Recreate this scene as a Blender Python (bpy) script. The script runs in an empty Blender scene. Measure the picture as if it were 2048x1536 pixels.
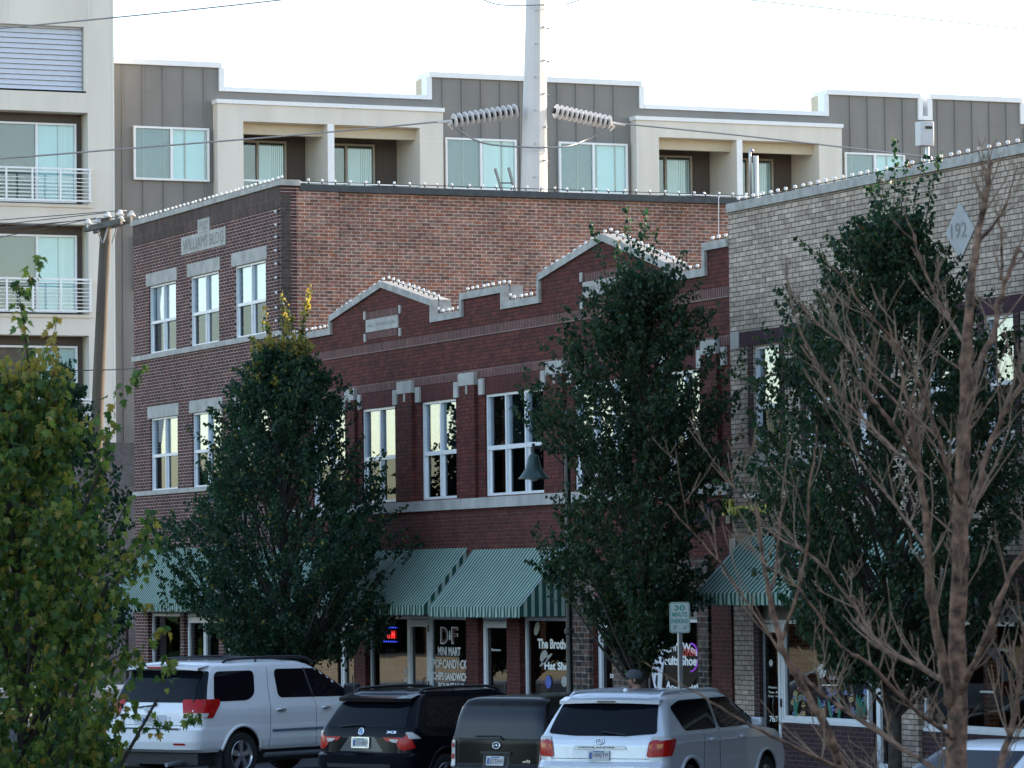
import bpy, bmesh, math, random
import numpy as np
from mathutils import Vector, Matrix, Euler, noise as mnoise
R_ = random.Random(7)
rad = math.radians
scene = bpy.context.scene
# ------------------------------------------------------------------ camera
F_PX, CX, CY, EYE = 7927.0, 1024.0, 768.0, 3.2
def _cray(x, y): return Vector((x-CX, -(y-CY), -F_PX))
wy = _cray(-2400, 1200).normalized()
wx = _cray(19400, 964); wx = (wx - wy*wx.dot(wy)).normalized()
wz = wx.cross(wy)
ROT = Matrix((wx, wy, wz))                    # camera space -> world
cam_d = bpy.data.cameras.new("camera")
cam = bpy.data.objects.new("camera", cam_d); scene.collection.objects.link(cam)
cam.matrix_world = Matrix.Translation((0, 0, EYE)) @ ROT.to_4x4()
cam_d.sensor_width = 36; cam_d.lens = F_PX/2048*36
cam_d.clip_start = .5; cam_d.clip_end = 3000
cam_d.dof.use_dof = True; cam_d.dof.focus_distance = 72; cam_d.dof.aperture_fstop = 13
scene.camera = cam
scene.render.resolution_x, scene.render.resolution_y = 1024, 768
# ------------------------------------------------------------------ light
SUN_AZ, SUN_EL = rad(83), rad(17)             # azimuth clockwise from +Y
world = bpy.data.worlds.new("World"); scene.world = world; world.use_nodes = True
nt = world.node_tree; bg = nt.nodes['Background']
sky = nt.nodes.new('ShaderNodeTexSky'); sky.sky_type = 'NISHITA'; sky.sun_disc = False
sky.sun_elevation = SUN_EL; sky.sun_rotation = SUN_AZ
sky.air_density = 1.0; sky.dust_density = .6; sky.ozone_density = 1.3
tint = nt.nodes.new('ShaderNodeMix'); tint.data_type = 'RGBA'; tint.blend_type = 'MULTIPLY'; tint.inputs[0].default_value = 1; tint.inputs[7].default_value = (1.05, .985, .955, 1)   # the camera's white balance for shade
nt.links.new(sky.outputs[0], tint.inputs[6]); nt.links.new(tint.outputs[2], bg.inputs[0]); bg.inputs[1].default_value = .15
sd = Vector((math.sin(SUN_AZ)*math.cos(SUN_EL), math.cos(SUN_AZ)*math.cos(SUN_EL), math.sin(SUN_EL)))
sl = bpy.data.lights.new("sun", 'SUN'); sl.energy = 3.2; sl.angle = rad(.5); sl.color = (1, .86, .66)
so = bpy.data.objects.new("sun", sl); scene.collection.objects.link(so)
so.rotation_euler = sd.to_track_quat('Z', 'Y').to_euler()
scene.view_settings.view_transform = 'Standard'; scene.view_settings.look = 'None'
scene.view_settings.gamma = 1; scene.view_settings.exposure = 1.9
# ------------------------------------------------------------------ picking points on real planes
FX = 28.6                                      # the street front of the shops
def U(x, y): return ROT @ _cray(x, y)
def FP(x, y, off=0.0):                         # on the shop front plane -> (y, z)
    d = U(x, y); t = (FX-off)/d.x; return d.y*t, d.z*t+EYE
def YP(x, y, Y):                               # on a plane y=Y -> (x, z)
    d = U(x, y); t = Y/d.y; return d.x*t, d.z*t+EYE
def DP(x, Z, y=1165):                          # at camera distance Z -> (x, y, z)
    d = U(x, y)/F_PX; return d.x*Z, d.y*Z, d.z*Z+EYE
def fy(x): return FP(x, 1240)[0]
# ------------------------------------------------------------------ helpers
ORG = {}
def tag(o, label=None, cat=None, group=None, kind=None):
    if label: o['label'] = label
    if cat: o['category'] = cat
    if group: o['group'] = group
    if kind: o['kind'] = kind
    return o
def thing(name, label, cat, loc=(0, 0, 0), rz=0, group=None):
    o = bpy.data.objects.new(name, None); scene.collection.objects.link(o)
    o.location = loc; o.rotation_euler = (0, 0, rz); o.empty_display_size = .3
    tag(o, label, cat, group); ORG[o.name] = Vector(loc) if rz == 0 else Vector((0, 0, 0))
    return o
class MB:
    def __init__(s): s.v = []; s.f = []; s.m = []; s.mi = 0
    def add(s, vs, fs, mi=None):
        b = len(s.v); s.v.extend([tuple(v) for v in vs])
        s.f.extend([tuple(i+b for i in f) for f in fs]); s.m.extend([s.mi if mi is None else mi]*len(fs)); return s
    def box(s, a, b, mi=None):
        x0, x1 = sorted((a[0], b[0])); y0, y1 = sorted((a[1], b[1])); z0, z1 = sorted((a[2], b[2]))
        return s.add([(x0,y0,z0),(x1,y0,z0),(x1,y1,z0),(x0,y1,z0),(x0,y0,z1),(x1,y0,z1),(x1,y1,z1),(x0,y1,z1)],
              [(0,3,2,1),(4,5,6,7),(0,1,5,4),(1,2,6,5),(2,3,7,6),(3,0,4,7)], mi)
    def prism(s, poly, fmap, d0, d1, mi=None):           # 2D polygon, fmap(u, v, d) -> point
        n = len(poly)
        vs = [fmap(u, v, d0) for u, v in poly]+[fmap(u, v, d1) for u, v in poly]
        fs = [tuple(range(n)), tuple(range(2*n-1, n-1, -1))]+[(i, i+n, (i+1) % n+n, (i+1) % n) for i in range(n)]
        return s.add(vs, fs, mi)
    def tube(s, pts, rs, n=8, mi=None, cap=True):
        pts = [Vector(p) for p in pts]
        if not hasattr(rs, '__len__'): rs = [rs]*len(pts)
        vs = []; fs = []; up = None
        for i, p in enumerate(pts):
            t = (pts[min(i+1, len(pts)-1)]-pts[max(i-1, 0)])
            t = t.normalized() if t.length > 1e-9 else Vector((0, 0, 1))
            if up is None: up = t.orthogonal().normalized()
            else:
                up = up-t*up.dot(t); up = up.normalized() if up.length > 1e-6 else t.orthogonal().normalized()
            w = t.cross(up)
            for k in range(n):
                a = 2*math.pi*k/n; vs.append(p+(up*math.cos(a)+w*math.sin(a))*rs[i])
        for i in range(len(pts)-1):
            for k in range(n): fs.append((i*n+k, i*n+(k+1) % n, (i+1)*n+(k+1) % n, (i+1)*n+k))
        if cap: fs += [tuple(range(n-1, -1, -1)), tuple(range((len(pts)-1)*n, len(pts)*n))]
        return s.add(vs, fs, mi)
    def lathe(s, prof, origin, axis=(0, 0, 1), n=16, mi=None, caps=True):   # prof: (r, h)
        q = Vector((0, 0, 1)).rotation_difference(Vector(axis)); o = Vector(origin); vs = []; fs = []
        for r, h in prof:
            for k in range(n):
                a = 2*math.pi*k/n; vs.append(o+q @ Vector((r*math.cos(a), r*math.sin(a), h)))
        for i in range(len(prof)-1):
            for k in range(n): fs.append((i*n+k, i*n+(k+1) % n, (i+1)*n+(k+1) % n, (i+1)*n+k))
        if caps and prof[0][0] > 1e-4: fs.append(tuple(range(n-1, -1, -1)))
        if caps and prof[-1][0] > 1e-4: fs.append(tuple(range((len(prof)-1)*n, len(prof)*n)))
        return s.add(vs, fs, mi)
    def ball(s, c, r, n=10, m=7, sc=(1, 1, 1), mi=None):
        vs = []; fs = []
        for j in range(m+1):
            t = math.pi*j/m
            for i in range(n):
                a = 2*math.pi*i/n
                vs.append((c[0]+r*sc[0]*math.sin(t)*math.cos(a), c[1]+r*sc[1]*math.sin(t)*math.sin(a), c[2]+r*sc[2]*math.cos(t)))
        for j in range(m):
            for i in range(n): fs.append((j*n+i, (j+1)*n+i, (j+1)*n+(i+1) % n, j*n+(i+1) % n))
        return s.add(vs, fs, mi)
    def build(s, name, mats, parent=None, smooth=False, label=None, bevel=0):
        if not isinstance(mats, (list, tuple)): mats = [mats]
        o0 = ORG.get(parent.name, Vector((0, 0, 0))) if parent else Vector((0, 0, 0))
        me = bpy.data.meshes.new(name)
        me.from_pydata([(v[0]-o0.x, v[1]-o0.y, v[2]-o0.z) for v in s.v], [], s.f)
        for m in mats: me.materials.append(m)
        if len(mats) > 1: me.polygons.foreach_set('material_index', s.m)
        if smooth: me.polygons.foreach_set('use_smooth', [True]*len(me.polygons))
        me.update()
        o = bpy.data.objects.new(name, me); scene.collection.objects.link(o)
        if parent: o.parent = parent
        ORG[o.name] = o0
        if label: o['label'] = label
        if bevel:
            b = o.modifiers.new('bevel', 'BEVEL'); b.width = bevel; b.segments = 2; b.limit_method = 'ANGLE'; b.angle_limit = rad(40)
        if smooth == 'auto' or bevel:
            try:
                me.polygons.foreach_set('use_smooth', [True]*len(me.polygons)); me.set_sharp_from_angle(angle=rad(35))
            except Exception: pass
        return o
class MBS(MB):                                 # every piece added becomes an object of its own
    def __init__(s): super().__init__(); s.cuts = []
    def add(s, vs, fs, mi=None): s.cuts.append((len(s.v), len(s.f))); return super().add(vs, fs, mi)
    def build(s, name, mats, parent=None, **k):
        out = []; c = s.cuts+[(len(s.v), len(s.f))]
        for (v0, f0), (v1, f1) in zip(c[:-1], c[1:]):
            q = MB(); q.add(s.v[v0:v1], [tuple(i-v0 for i in f) for f in s.f[f0:f1]]); out.append(q.build(name, mats, parent, **k))
        return out
def copy_to(o, parent, loc):
    c = o.copy(); scene.collection.objects.link(c); c.parent = parent; c.location = loc; return c
# ------------------------------------------------------------------ materials
MATS = {}
def node_mat(name):
    m = bpy.data.materials.new(name); m.use_nodes = True; n = m.node_tree.nodes; return m, m.node_tree, n, n['Principled BSDF']
def L(t, a, b): t.links.new(a, b)
def mat(name, col, rough=.6, metal=0, spec=.5, var=.12, scale=6.0, bump=0.0, coat=0.0, emit=None, streak=0):
    if name in MATS: return MATS[name]
    m, t, n, p = node_mat(name)
    p.inputs['Roughness'].default_value = rough; p.inputs['Metallic'].default_value = metal
    p.inputs['Specular IOR Level'].default_value = spec
    if coat: p.inputs['Coat Weight'].default_value = coat; p.inputs['Coat Roughness'].default_value = .04
    if var > 0:
        g = n.new('ShaderNodeNewGeometry'); ns = n.new('ShaderNodeTexNoise'); ns.inputs['Scale'].default_value = scale; ns.inputs['Detail'].default_value = 6
        mp = n.new('ShaderNodeMapping'); L(t, g.outputs['Position'], mp.inputs[0]); L(t, mp.outputs[0], ns.inputs['Vector'])
        if streak: mp.inputs['Scale'].default_value = (1, 1, 1/streak)
        r = n.new('ShaderNodeMapRange'); r.inputs[1].default_value = .3; r.inputs[2].default_value = .7
        r.inputs[3].default_value = 1-var; r.inputs[4].default_value = 1+var*.6; L(t, ns.outputs['Fac'], r.inputs[0])
        v = n.new('ShaderNodeVectorMath'); v.operation = 'SCALE'; v.inputs[0].default_value = col[:3]
        L(t, r.outputs[0], v.inputs['Scale']); L(t, v.outputs[0], p.inputs['Base Color'])
        if bump:
            b = n.new('ShaderNodeBump'); b.inputs['Strength'].default_value = bump; b.inputs['Distance'].default_value = .01
            L(t, ns.outputs['Fac'], b.inputs['Height']); L(t, b.outputs[0], p.inputs['Normal'])
    else: p.inputs['Base Color'].default_value = (*col[:3], 1)
    if emit: p.inputs['Emission Color'].default_value = (*emit[:3], 1); p.inputs['Emission Strength'].default_value = emit[3]
    MATS[name] = m; return m
def brick(name, axis, c1, c2, mortar, bw=.215, rh=.0717, ms=.006, var=.3, vertical=False, odd=None, off=.5, stain=.25):
    m, t, n, p = node_mat(name)
    g = n.new('ShaderNodeNewGeometry'); sp = n.new('ShaderNodeSeparateXYZ'); cb = n.new('ShaderNodeCombineXYZ')
    L(t, g.outputs['Position'], sp.inputs[0])
    hor = sp.outputs['Y' if axis == 'x' else 'X']
    if axis == 'both':
        ad = n.new('ShaderNodeMath'); ad.operation = 'SUBTRACT'; L(t, sp.outputs['X'], ad.inputs[0]); L(t, sp.outputs['Y'], ad.inputs[1]); hor = ad.outputs[0]
    L(t, hor, cb.inputs['Y' if vertical else 'X']); L(t, sp.outputs['Z'], cb.inputs['X' if vertical else 'Y'])
    bt = n.new('ShaderNodeTexBrick'); L(t, cb.outputs[0], bt.inputs['Vector']); bt.offset = off
    bt.inputs['Scale'].default_value = 1; bt.inputs['Brick Width'].default_value = bw; bt.inputs['Row Height'].default_value = rh
    bt.inputs['Mortar Size'].default_value = ms; bt.inputs['Mortar Smooth'].default_value = .15
    bt.inputs['Color1'].default_value = (*c1, 1); bt.inputs['Color2'].default_value = (*c2, 1); bt.inputs['Mortar'].default_value = (*mortar, 1)
    col = bt.outputs['Color']
    if odd:                                     # a share of oddly coloured bricks
        b2 = n.new('ShaderNodeTexBrick'); L(t, cb.outputs[0], b2.inputs['Vector']); b2.offset = off
        for k, v in (('Scale', 1), ('Brick Width', bw), ('Row Height', rh), ('Mortar Size', 0)): b2.inputs[k].default_value = v
        b2.inputs['Color1'].default_value = (0, 0, 0, 1); b2.inputs['Color2'].default_value = (1, 1, 1, 1); b2.offset_frequency = 2
        wn = n.new('ShaderNodeTexWhiteNoise'); L(t, b2.outputs['Color'], wn.inputs['Vector'])
        cr = n.new('ShaderNodeValToRGB'); cr.color_ramp.interpolation = 'CONSTANT'; el = cr.color_ramp.elements
        el[0].position = 0; el[0].color = (1, 1, 1, 1); el[1].position = .5; el[1].color = (*odd[0], 1)
        for i, c in enumerate(odd[1:]): e = el.new(.5+.5*(i+1)/len(odd)); e.color = (*c, 1)
        L(t, wn.outputs['Value'], cr.inputs[0])
        mx = n.new('ShaderNodeMix'); mx.data_type = 'RGBA'; mx.blend_type = 'MULTIPLY'
        inv = n.new('ShaderNodeMath'); inv.operation = 'SUBTRACT'; inv.inputs[0].default_value = 1; L(t, bt.outputs['Fac'], inv.inputs[1])
        L(t, inv.outputs[0], mx.inputs[0]); L(t, col, mx.inputs[6]); L(t, cr.outputs[0], mx.inputs[7]); col = mx.outputs[2]
    ns = n.new('ShaderNodeTexNoise'); ns.inputs['Scale'].default_value = .9; ns.inputs['Detail'].default_value = 8; ns.inputs['Roughness'].default_value = .65
    L(t, g.outputs['Position'], ns.inputs['Vector'])
    r = n.new('ShaderNodeMapRange'); r.inputs[1].default_value = .3; r.inputs[2].default_value = .72; r.inputs[3].default_value = 1-stain; r.inputs[4].default_value = 1+stain*.7
    L(t, ns.outputs['Fac'], r.inputs[0])
    n2 = n.new('ShaderNodeTexNoise'); n2.inputs['Scale'].default_value = 9; n2.inputs['Detail'].default_value = 3; L(t, g.outputs['Position'], n2.inputs['Vector'])
    r2 = n.new('ShaderNodeMapRange'); r2.inputs[1].default_value = .3; r2.inputs[2].default_value = .7; r2.inputs[3].default_value = 1-var*.6; r2.inputs[4].default_value = 1+var*.6
    L(t, n2.outputs['Fac'], r2.inputs[0])
    mu = n.new('ShaderNodeMath'); mu.operation = 'MULTIPLY'; L(t, r.outputs[0], mu.inputs[0]); L(t, r2.outputs[0], mu.inputs[1])
    v = n.new('ShaderNodeVectorMath'); v.operation = 'SCALE'; L(t, col, v.inputs[0]); L(t, mu.outputs[0], v.inputs['Scale'])
    L(t, v.outputs[0], p.inputs['Base Color']); p.inputs['Roughness'].default_value = .85; p.inputs['Specular IOR Level'].default_value = .25
    b = n.new('ShaderNodeBump'); b.inputs['Strength'].default_value = .6; b.inputs['Distance'].default_value = .008; b.invert = True
    L(t, bt.outputs['Fac'], b.inputs['Height']); L(t, b.outputs[0], p.inputs['Normal'])
    MATS[name] = m; return m
def glass(name, tint=(.55, .6, .62), ior=1.9, rough=.01, wave=.0, add=0.0, wscale=1.2, gcol=(.95, .97, 1)):
    m, t, n, p = node_mat(name); n.remove(p); out = n['Material Output']
    tr = n.new('ShaderNodeBsdfTransparent'); tr.inputs[0].default_value = (*tint, 1)
    gl = n.new('ShaderNodeBsdfGlossy'); gl.inputs['Roughness'].default_value = rough; gl.inputs[0].default_value = (*gcol, 1)
    lw = n.new('ShaderNodeNewGeometry'); dt = n.new('ShaderNodeVectorMath'); dt.operation = 'DOT_PRODUCT'; L(t, lw.outputs['Normal'], dt.inputs[0]); L(t, lw.outputs['Incoming'], dt.inputs[1])
    ab = n.new('ShaderNodeMath'); ab.operation = 'ABSOLUTE'; L(t, dt.outputs['Value'], ab.inputs[0])
    om = n.new('ShaderNodeMath'); om.operation = 'SUBTRACT'; om.inputs[0].default_value = 1; L(t, ab.outputs[0], om.inputs[1])
    pw = n.new('ShaderNodeMath'); pw.operation = 'POWER'; pw.inputs[1].default_value = 5; L(t, om.outputs[0], pw.inputs[0])
    f0 = ((ior-1)/(ior+1))**2+add
    ad = n.new('ShaderNodeMath'); ad.operation = 'MULTIPLY_ADD'; ad.inputs[1].default_value = 1-f0; ad.inputs[2].default_value = f0; ad.use_clamp = True; L(t, pw.outputs[0], ad.inputs[0])
    mx = n.new('ShaderNodeMixShader'); L(t, ad.outputs[0], mx.inputs[0]); L(t, tr.outputs[0], mx.inputs[1]); L(t, gl.outputs[0], mx.inputs[2]); L(t, mx.outputs[0], out.inputs[0])
    if wave:
        g = n.new('ShaderNodeNewGeometry'); ns = n.new('ShaderNodeTexNoise'); ns.inputs['Scale'].default_value = wscale; ns.inputs['Detail'].default_value = 1
        L(t, g.outputs['Position'], ns.inputs['Vector']); b = n.new('ShaderNodeBump'); b.inputs['Strength'].default_value = 1; b.inputs['Distance'].default_value = wave
        L(t, ns.outputs['Fac'], b.inputs['Height']); L(t, b.outputs[0], gl.inputs['Normal'])
    MATS[name] = m; return m
def stripes(name, ca, cb_, period, duty=.5):
    m, t, n, p = node_mat(name)
    g = n.new('ShaderNodeNewGeometry'); sp = n.new('ShaderNodeSeparateXYZ'); L(t, g.outputs['Position'], sp.inputs[0])
    md = n.new('ShaderNodeMath'); md.operation = 'FRACT'; dv = n.new('ShaderNodeMath'); dv.operation = 'DIVIDE'; dv.inputs[1].default_value = period
    ad = n.new('ShaderNodeMath'); ad.operation = 'ADD'; L(t, sp.outputs['Y'], ad.inputs[0]); ad.inputs[1].default_value = 0
    L(t, ad.outputs[0], dv.inputs[0]); L(t, dv.outputs[0], md.inputs[0])
    gt = n.new('ShaderNodeMath'); gt.operation = 'GREATER_THAN'; gt.inputs[1].default_value = duty; L(t, md.outputs[0], gt.inputs[0])
    ns = n.new('ShaderNodeTexNoise'); ns.inputs['Scale'].default_value = 2.5; ns.inputs['Detail'].default_value = 5; L(t, g.outputs['Position'], ns.inputs['Vector'])
    mx = n.new('ShaderNodeMix'); mx.data_type = 'RGBA'; mx.inputs[6].default_value = (*ca, 1); mx.inputs[7].default_value = (*cb_, 1); L(t, gt.outputs[0], mx.inputs[0])
    r = n.new('ShaderNodeMapRange'); r.inputs[3].default_value = .7; r.inputs[4].default_value = 1.25; L(t, ns.outputs['Fac'], r.inputs[0])
    v = n.new('ShaderNodeVectorMath'); v.operation = 'SCALE'; L(t, mx.outputs[2], v.inputs[0]); L(t, r.outputs[0], v.inputs['Scale'])
    L(t, v.outputs[0], p.inputs['Base Color']); p.inputs['Roughness'].default_value = .8
    MATS[name] = m; return m
def leafmat(name, stops, trans=.45):
    m, t, n, p = node_mat(name)
    g = n.new('ShaderNodeNewGeometry'); cr = n.new('ShaderNodeValToRGB'); el = cr.color_ramp.elements
    el[0].position, el[0].color = stops[0][0], (*stops[0][1], 1); el[1].position, el[1].color = stops[-1][0], (*stops[-1][1], 1)
    for s_ in stops[1:-1]: e = el.new(s_[0]); e.color = (*s_[1], 1)
    L(t, g.outputs['Random Per Island'], cr.inputs[0]); L(t, cr.outputs[0], p.inputs['Base Color'])
    p.inputs['Roughness'].default_value = .45; p.inputs['Specular IOR Level'].default_value = .35
    tl = n.new('ShaderNodeBsdfTranslucent'); hs = n.new('ShaderNodeHueSaturation'); hs.inputs['Value'].default_value = 2.2; hs.inputs['Hue'].default_value = .48; hs.inputs['Saturation'].default_value = 1.05
    L(t, cr.outputs[0], hs.inputs['Color']); L(t, hs.outputs[0], tl.inputs[0])
    mx = n.new('ShaderNodeMixShader'); mx.inputs[0].default_value = trans; L(t, p.outputs[0], mx.inputs[1]); L(t, tl.outputs[0], mx.inputs[2]); L(t, mx.outputs[0], n['Material Output'].inputs[0])
    MATS[name] = m; return m
# palette
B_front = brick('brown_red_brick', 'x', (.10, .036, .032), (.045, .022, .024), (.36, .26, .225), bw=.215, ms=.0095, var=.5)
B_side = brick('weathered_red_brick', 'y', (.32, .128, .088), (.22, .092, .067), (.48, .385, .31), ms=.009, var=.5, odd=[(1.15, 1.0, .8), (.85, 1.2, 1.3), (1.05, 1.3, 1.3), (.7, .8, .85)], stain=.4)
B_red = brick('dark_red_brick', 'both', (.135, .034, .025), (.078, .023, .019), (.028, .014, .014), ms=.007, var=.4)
B_redlow = brick('dark_red_brick_light_mortar', 'both', (.10, .028, .022), (.065, .02, .018), (.13, .07, .055), ms=.005, var=.4)
B_sold = brick('soldier_course_brick', 'x', (.12, .045, .04), (.075, .03, .028), (.24, .16, .14), bw=.21, rh=.068, ms=.011, vertical=True, off=0)
B_soldf = brick('weathered_soldier_brick', 'x', (.11, .07, .06), (.06, .045, .04), (.14, .11, .1), bw=.42, rh=.072, ms=.004, vertical=True, off=0)
B_blond = brick('blond_brick', 'x', (.50, .40, .32), (.33, .26, .205), (.07, .055, .045), ms=.0075, rh=.079, bw=.23, var=.35, stain=.3)
B_purple = brick('purple_brick_band', 'x', (.055, .024, .034), (.035, .018, .026), (.08, .05, .055), bw=.3, rh=.075, ms=.004, vertical=True, off=0)
B_purpleh = brick('purple_brick', 'both', (.06, .03, .03), (.04, .022, .024), (.13, .09, .08), ms=.006)
B_stone = brick('rough_dark_stone', 'both', (.10, .07, .055), (.04, .033, .03), (.17, .14, .115), bw=.26, rh=.1, ms=.012, var=.9, odd=[(.6, .6, .7), (1.5, 1.3, 1.2), (1.3, .8, .7), (.5, .6, .6)])
B_block = brick('grey_concrete_block', 'y', (.155, .14, .135), (.115, .105, .11), (.1, .095, .09), bw=.6, rh=.3, ms=.012, var=.2)
M_stone = mat('grey_limestone', (.40, .38, .35), .8, var=.25, scale=3, bump=.2)
M_stoned = mat('limestone_letters', (.23, .21, .19), .9)
M_cop = mat('concrete_coping', (.38, .36, .33), .85, var=.28, scale=5, bump=.2)
M_flash = mat('dark_metal_flashing', (.05, .055, .06), .5, metal=.3, var=.3)
M_white = mat('white_window_paint', (.72, .73, .74), .35, var=.05)
M_wtrim = mat('white_metal_trim', (.78, .78, .78), .3, var=.04)
M_pane = glass('window_glass', tint=(.75, .82, .84), ior=1.3, wave=.0012, wscale=1.1, add=.20, gcol=(.80, .89, 1))
M_panelo = glass('screened_window_glass', tint=(.42, .46, .48), ior=1.02, add=-.02, gcol=(.8, .9, 1))
M_paneb = glass('shop_glass', tint=(.5, .52, .52), ior=1.3, wave=.003, wscale=.5)
M_panea = glass('apartment_glass', tint=(.88, .96, .96), ior=1.5, add=.03)
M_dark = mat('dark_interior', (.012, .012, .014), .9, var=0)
M_blind = mat('white_blind', (.62, .64, .64), .7, var=.05)
M_curt = mat('vertical_blinds', (.66, .72, .71), .7, var=.1, scale=14, streak=60)
M_awn = stripes('green_white_awning_cloth', (.006, .058, .042), (.27, .35, .29), .145, .5)
M_sid = mat('dark_grey_siding', (.21, .197, .18), .6, var=.12, scale=1.5, streak=4)
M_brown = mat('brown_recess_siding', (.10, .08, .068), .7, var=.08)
M_beige = mat('beige_panel', (.68, .63, .55), .6, var=.10, scale=1.4, streak=5)
M_cream = mat('cream_stucco', (.56, .49, .37), .7, var=.06)
M_joint = mat('panel_joint', (.7, .68, .62), .6, var=0)
M_steel = mat('weathered_white_steel', (.62, .58, .55), .45, metal=0, var=.06, scale=2)
M_galv = mat('galvanised_metal', (.42, .44, .47), .35, metal=.7, var=.12)
M_wood = mat('weathered_pole_wood', (.10, .082, .062), .9, var=.45, scale=7, streak=20, bump=.6)
M_woodd = mat('grey_crossarm_wood', (.13, .125, .11), .9, var=.4, scale=9)
M_porc = mat('grey_porcelain', (.64, .60, .57), .2, var=.06)
M_porw = mat('white_porcelain', (.7, .68, .66), .15, var=.04)
M_wire = mat('cable', (.06, .06, .06), .5, var=0)
M_wirel = mat('aluminium_cable', (.26, .26, .26), .4, metal=.4, var=0)
M_black = mat('black_painted_metal', (.012, .013, .014), .35, var=.1)
M_bulb = mat('milky_bulb_glass', (.78, .76, .74), .12, var=0)
M_sock = mat('black_socket', (.01, .01, .01), .5, var=0)
M_asph = mat('asphalt', (.065, .066, .07), .85, var=.3, scale=1.3, bump=.2)
M_conc = mat('pavement_concrete', (.33, .30, .26), .85, var=.2, scale=1.1)
M_tan = mat('dry_tan_ground', (.5, .38, .21), .95, var=.3, scale=.3)
M_stripe = mat('white_road_paint', (.6, .6, .6), .7, var=.2)
M_bark = mat('grey_brown_bark', (.05, .038, .028), .9, var=.45, scale=12, bump=.8)
M_barkr = mat('reddish_bare_bark', (.22, .118, .07), .85, var=.9, scale=22, bump=1.0)
M_barkt = mat('pale_twig_bark', (.28, .175, .105), .7, var=.4, scale=10)
# leaf shaders
LF1 = leafmat('dark_green_leaves', [(0, (.007, .026, .015)), (.6, (.014, .046, .023)), (.94, (.032, .075, .028)), (1, (.07, .09, .03))])
LF2 = leafmat('mixed_green_leaves', [(0, (.008, .026, .013)), (.55, (.017, .046, .02)), (.9, (.04, .062, .022)), (1, (.09, .055, .022))])
LFN = leafmat('yellow_green_maple_leaves', [(0, (.02, .055, .014)), (.4, (.06, .12, .026)), (.85, (.155, .205, .036)), (1, (.28, .20, .04))], .45)
LFT = leafmat('young_sunlit_leaves', [(0, (.16, .17, .03)), (1, (.26, .2, .04))], .5)  # young leaves; sunlight on the top shoots is put into their yellow
# ================================================================== SETTING
def sheet(name, pts, z, m):
    b = MB(); b.add([(x, y, z) for x, y in pts], [tuple(range(len(pts)))]); o = b.build(name, m); tag(o, kind='structure'); return o
sheet('ground', [(-900, -400), (900, -400), (900, 1500), (-900, 1500)], -.06, mat('dry_grass_ground', (.06, .058, .035), .95, var=.35, scale=.2))
sheet('dirt_lot', [(-60, 112), (18, 112), (18, 160), (-60, 160)], -.03, M_tan)
sheet('road', [(-26, -60), (27, -60), (27, 104), (-26, 104)], -.02, M_asph)
sheet('side_street', [(27.02, 91), (160, 91), (160, 104), (27.02, 104)], -.02, mat('worn_concrete_road', (.30, .26, .2), .9, var=.2))
def kerbed(name, x0, x1, y0, y1, h=.13):
    b = MB(); b.box((x0, y0, -.05), (x1, y1, h)); o = b.build(name, M_conc, bevel=.02); tag(o, kind='structure')
kerbed('pavement', 26.0, FX+.3, 30, 89.5)
kerbed('far_pavement', -26, 90, 104.02, 108.5, .3)
kerbed('opposite_pavement', -29.0, -26.0, -60, 104)
b = MB()
for i in range(16):
    y = 34.5+i*3.15; d = Vector((.88, .476)); p = Vector((26.0, y)); n = Vector((-.476, .88))*.05
    q = p-d*5.6
    b.add([(p.x-n.x, p.y-n.y, -.012), (p.x+n.x, p.y+n.y, -.012), (q.x+n.x, q.y+n.y, -.012), (q.x-n.x, q.y-n.y, -.012)], [(0, 1, 2, 3)])
tag(b.build('parking_lines', M_stripe), kind='structure')
# ------------------------------------------------------------------ generic wall with rectangular openings
def fm(off=0.0): return lambda u, z, d: (FX-off+d, u, z)       # shop front plane, d goes inward
def ym(Y): return lambda u, z, d: (u, Y+d, z)                  # plane facing the camera
def holes_wall(mb, m, u0, u1, z0, z1, holes, th, mi=None):
    us = sorted({u0, u1} | {min(max(h[i], u0), u1) for h in holes for i in (0, 1)})
    zs = sorted({z0, z1} | {min(max(h[i], z0), z1) for h in holes for i in (2, 3)})
    def solid(i, j):
        if i < 0 or j < 0 or i >= len(us)-1 or j >= len(zs)-1: return False
        cu, cz = (us[i]+us[i+1])/2, (zs[j]+zs[j+1])/2
        return not any(h[0] < cu < h[1] and h[2] < cz < h[3] for h in holes)
    for i in range(len(us)-1):
        for j in range(len(zs)-1):
            if not solid(i, j): continue
            a, b_, c, d = us[i], us[i+1], zs[j], zs[j+1]
            mb.add([m(a, c, 0), m(b_, c, 0), m(b_, d, 0), m(a, d, 0)], [(0, 1, 2, 3)], mi)
            mb.add([m(a, c, th), m(b_, c, th), m(b_, d, th), m(a, d, th)], [(3, 2, 1, 0)], mi)
            if not solid(i-1, j): mb.add([m(a, c, 0), m(a, d, 0), m(a, d, th), m(a, c, th)], [(0, 1, 2, 3)], mi)
            if not solid(i+1, j): mb.add([m(b_, c, 0), m(b_, c, th), m(b_, d, th), m(b_, d, 0)], [(0, 1, 2, 3)], mi)
            if not solid(i, j-1): mb.add([m(a, c, 0), m(a, c, th), m(b_, c, th), m(b_, c, 0)], [(0, 1, 2, 3)], mi)
            if not solid(i, j+1): mb.add([m(a, d, 0), m(b_, d, 0), m(b_, d, th), m(a, d, th)], [(0, 1, 2, 3)], mi)
def mbox(mb, m, u0, u1, z0, z1, d0, d1, mi=None):
    vs = [m(u, z, d) for d in (d0, d1) for u, z in ((u0, z0), (u1, z0), (u1, z1), (u0, z1))]
    mb.add(vs, [(0, 1, 2, 3), (7, 6, 5, 4), (0, 4, 5, 1), (1, 5, 6, 2), (2, 6, 7, 3), (3, 7, 4, 0)], mi)
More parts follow.
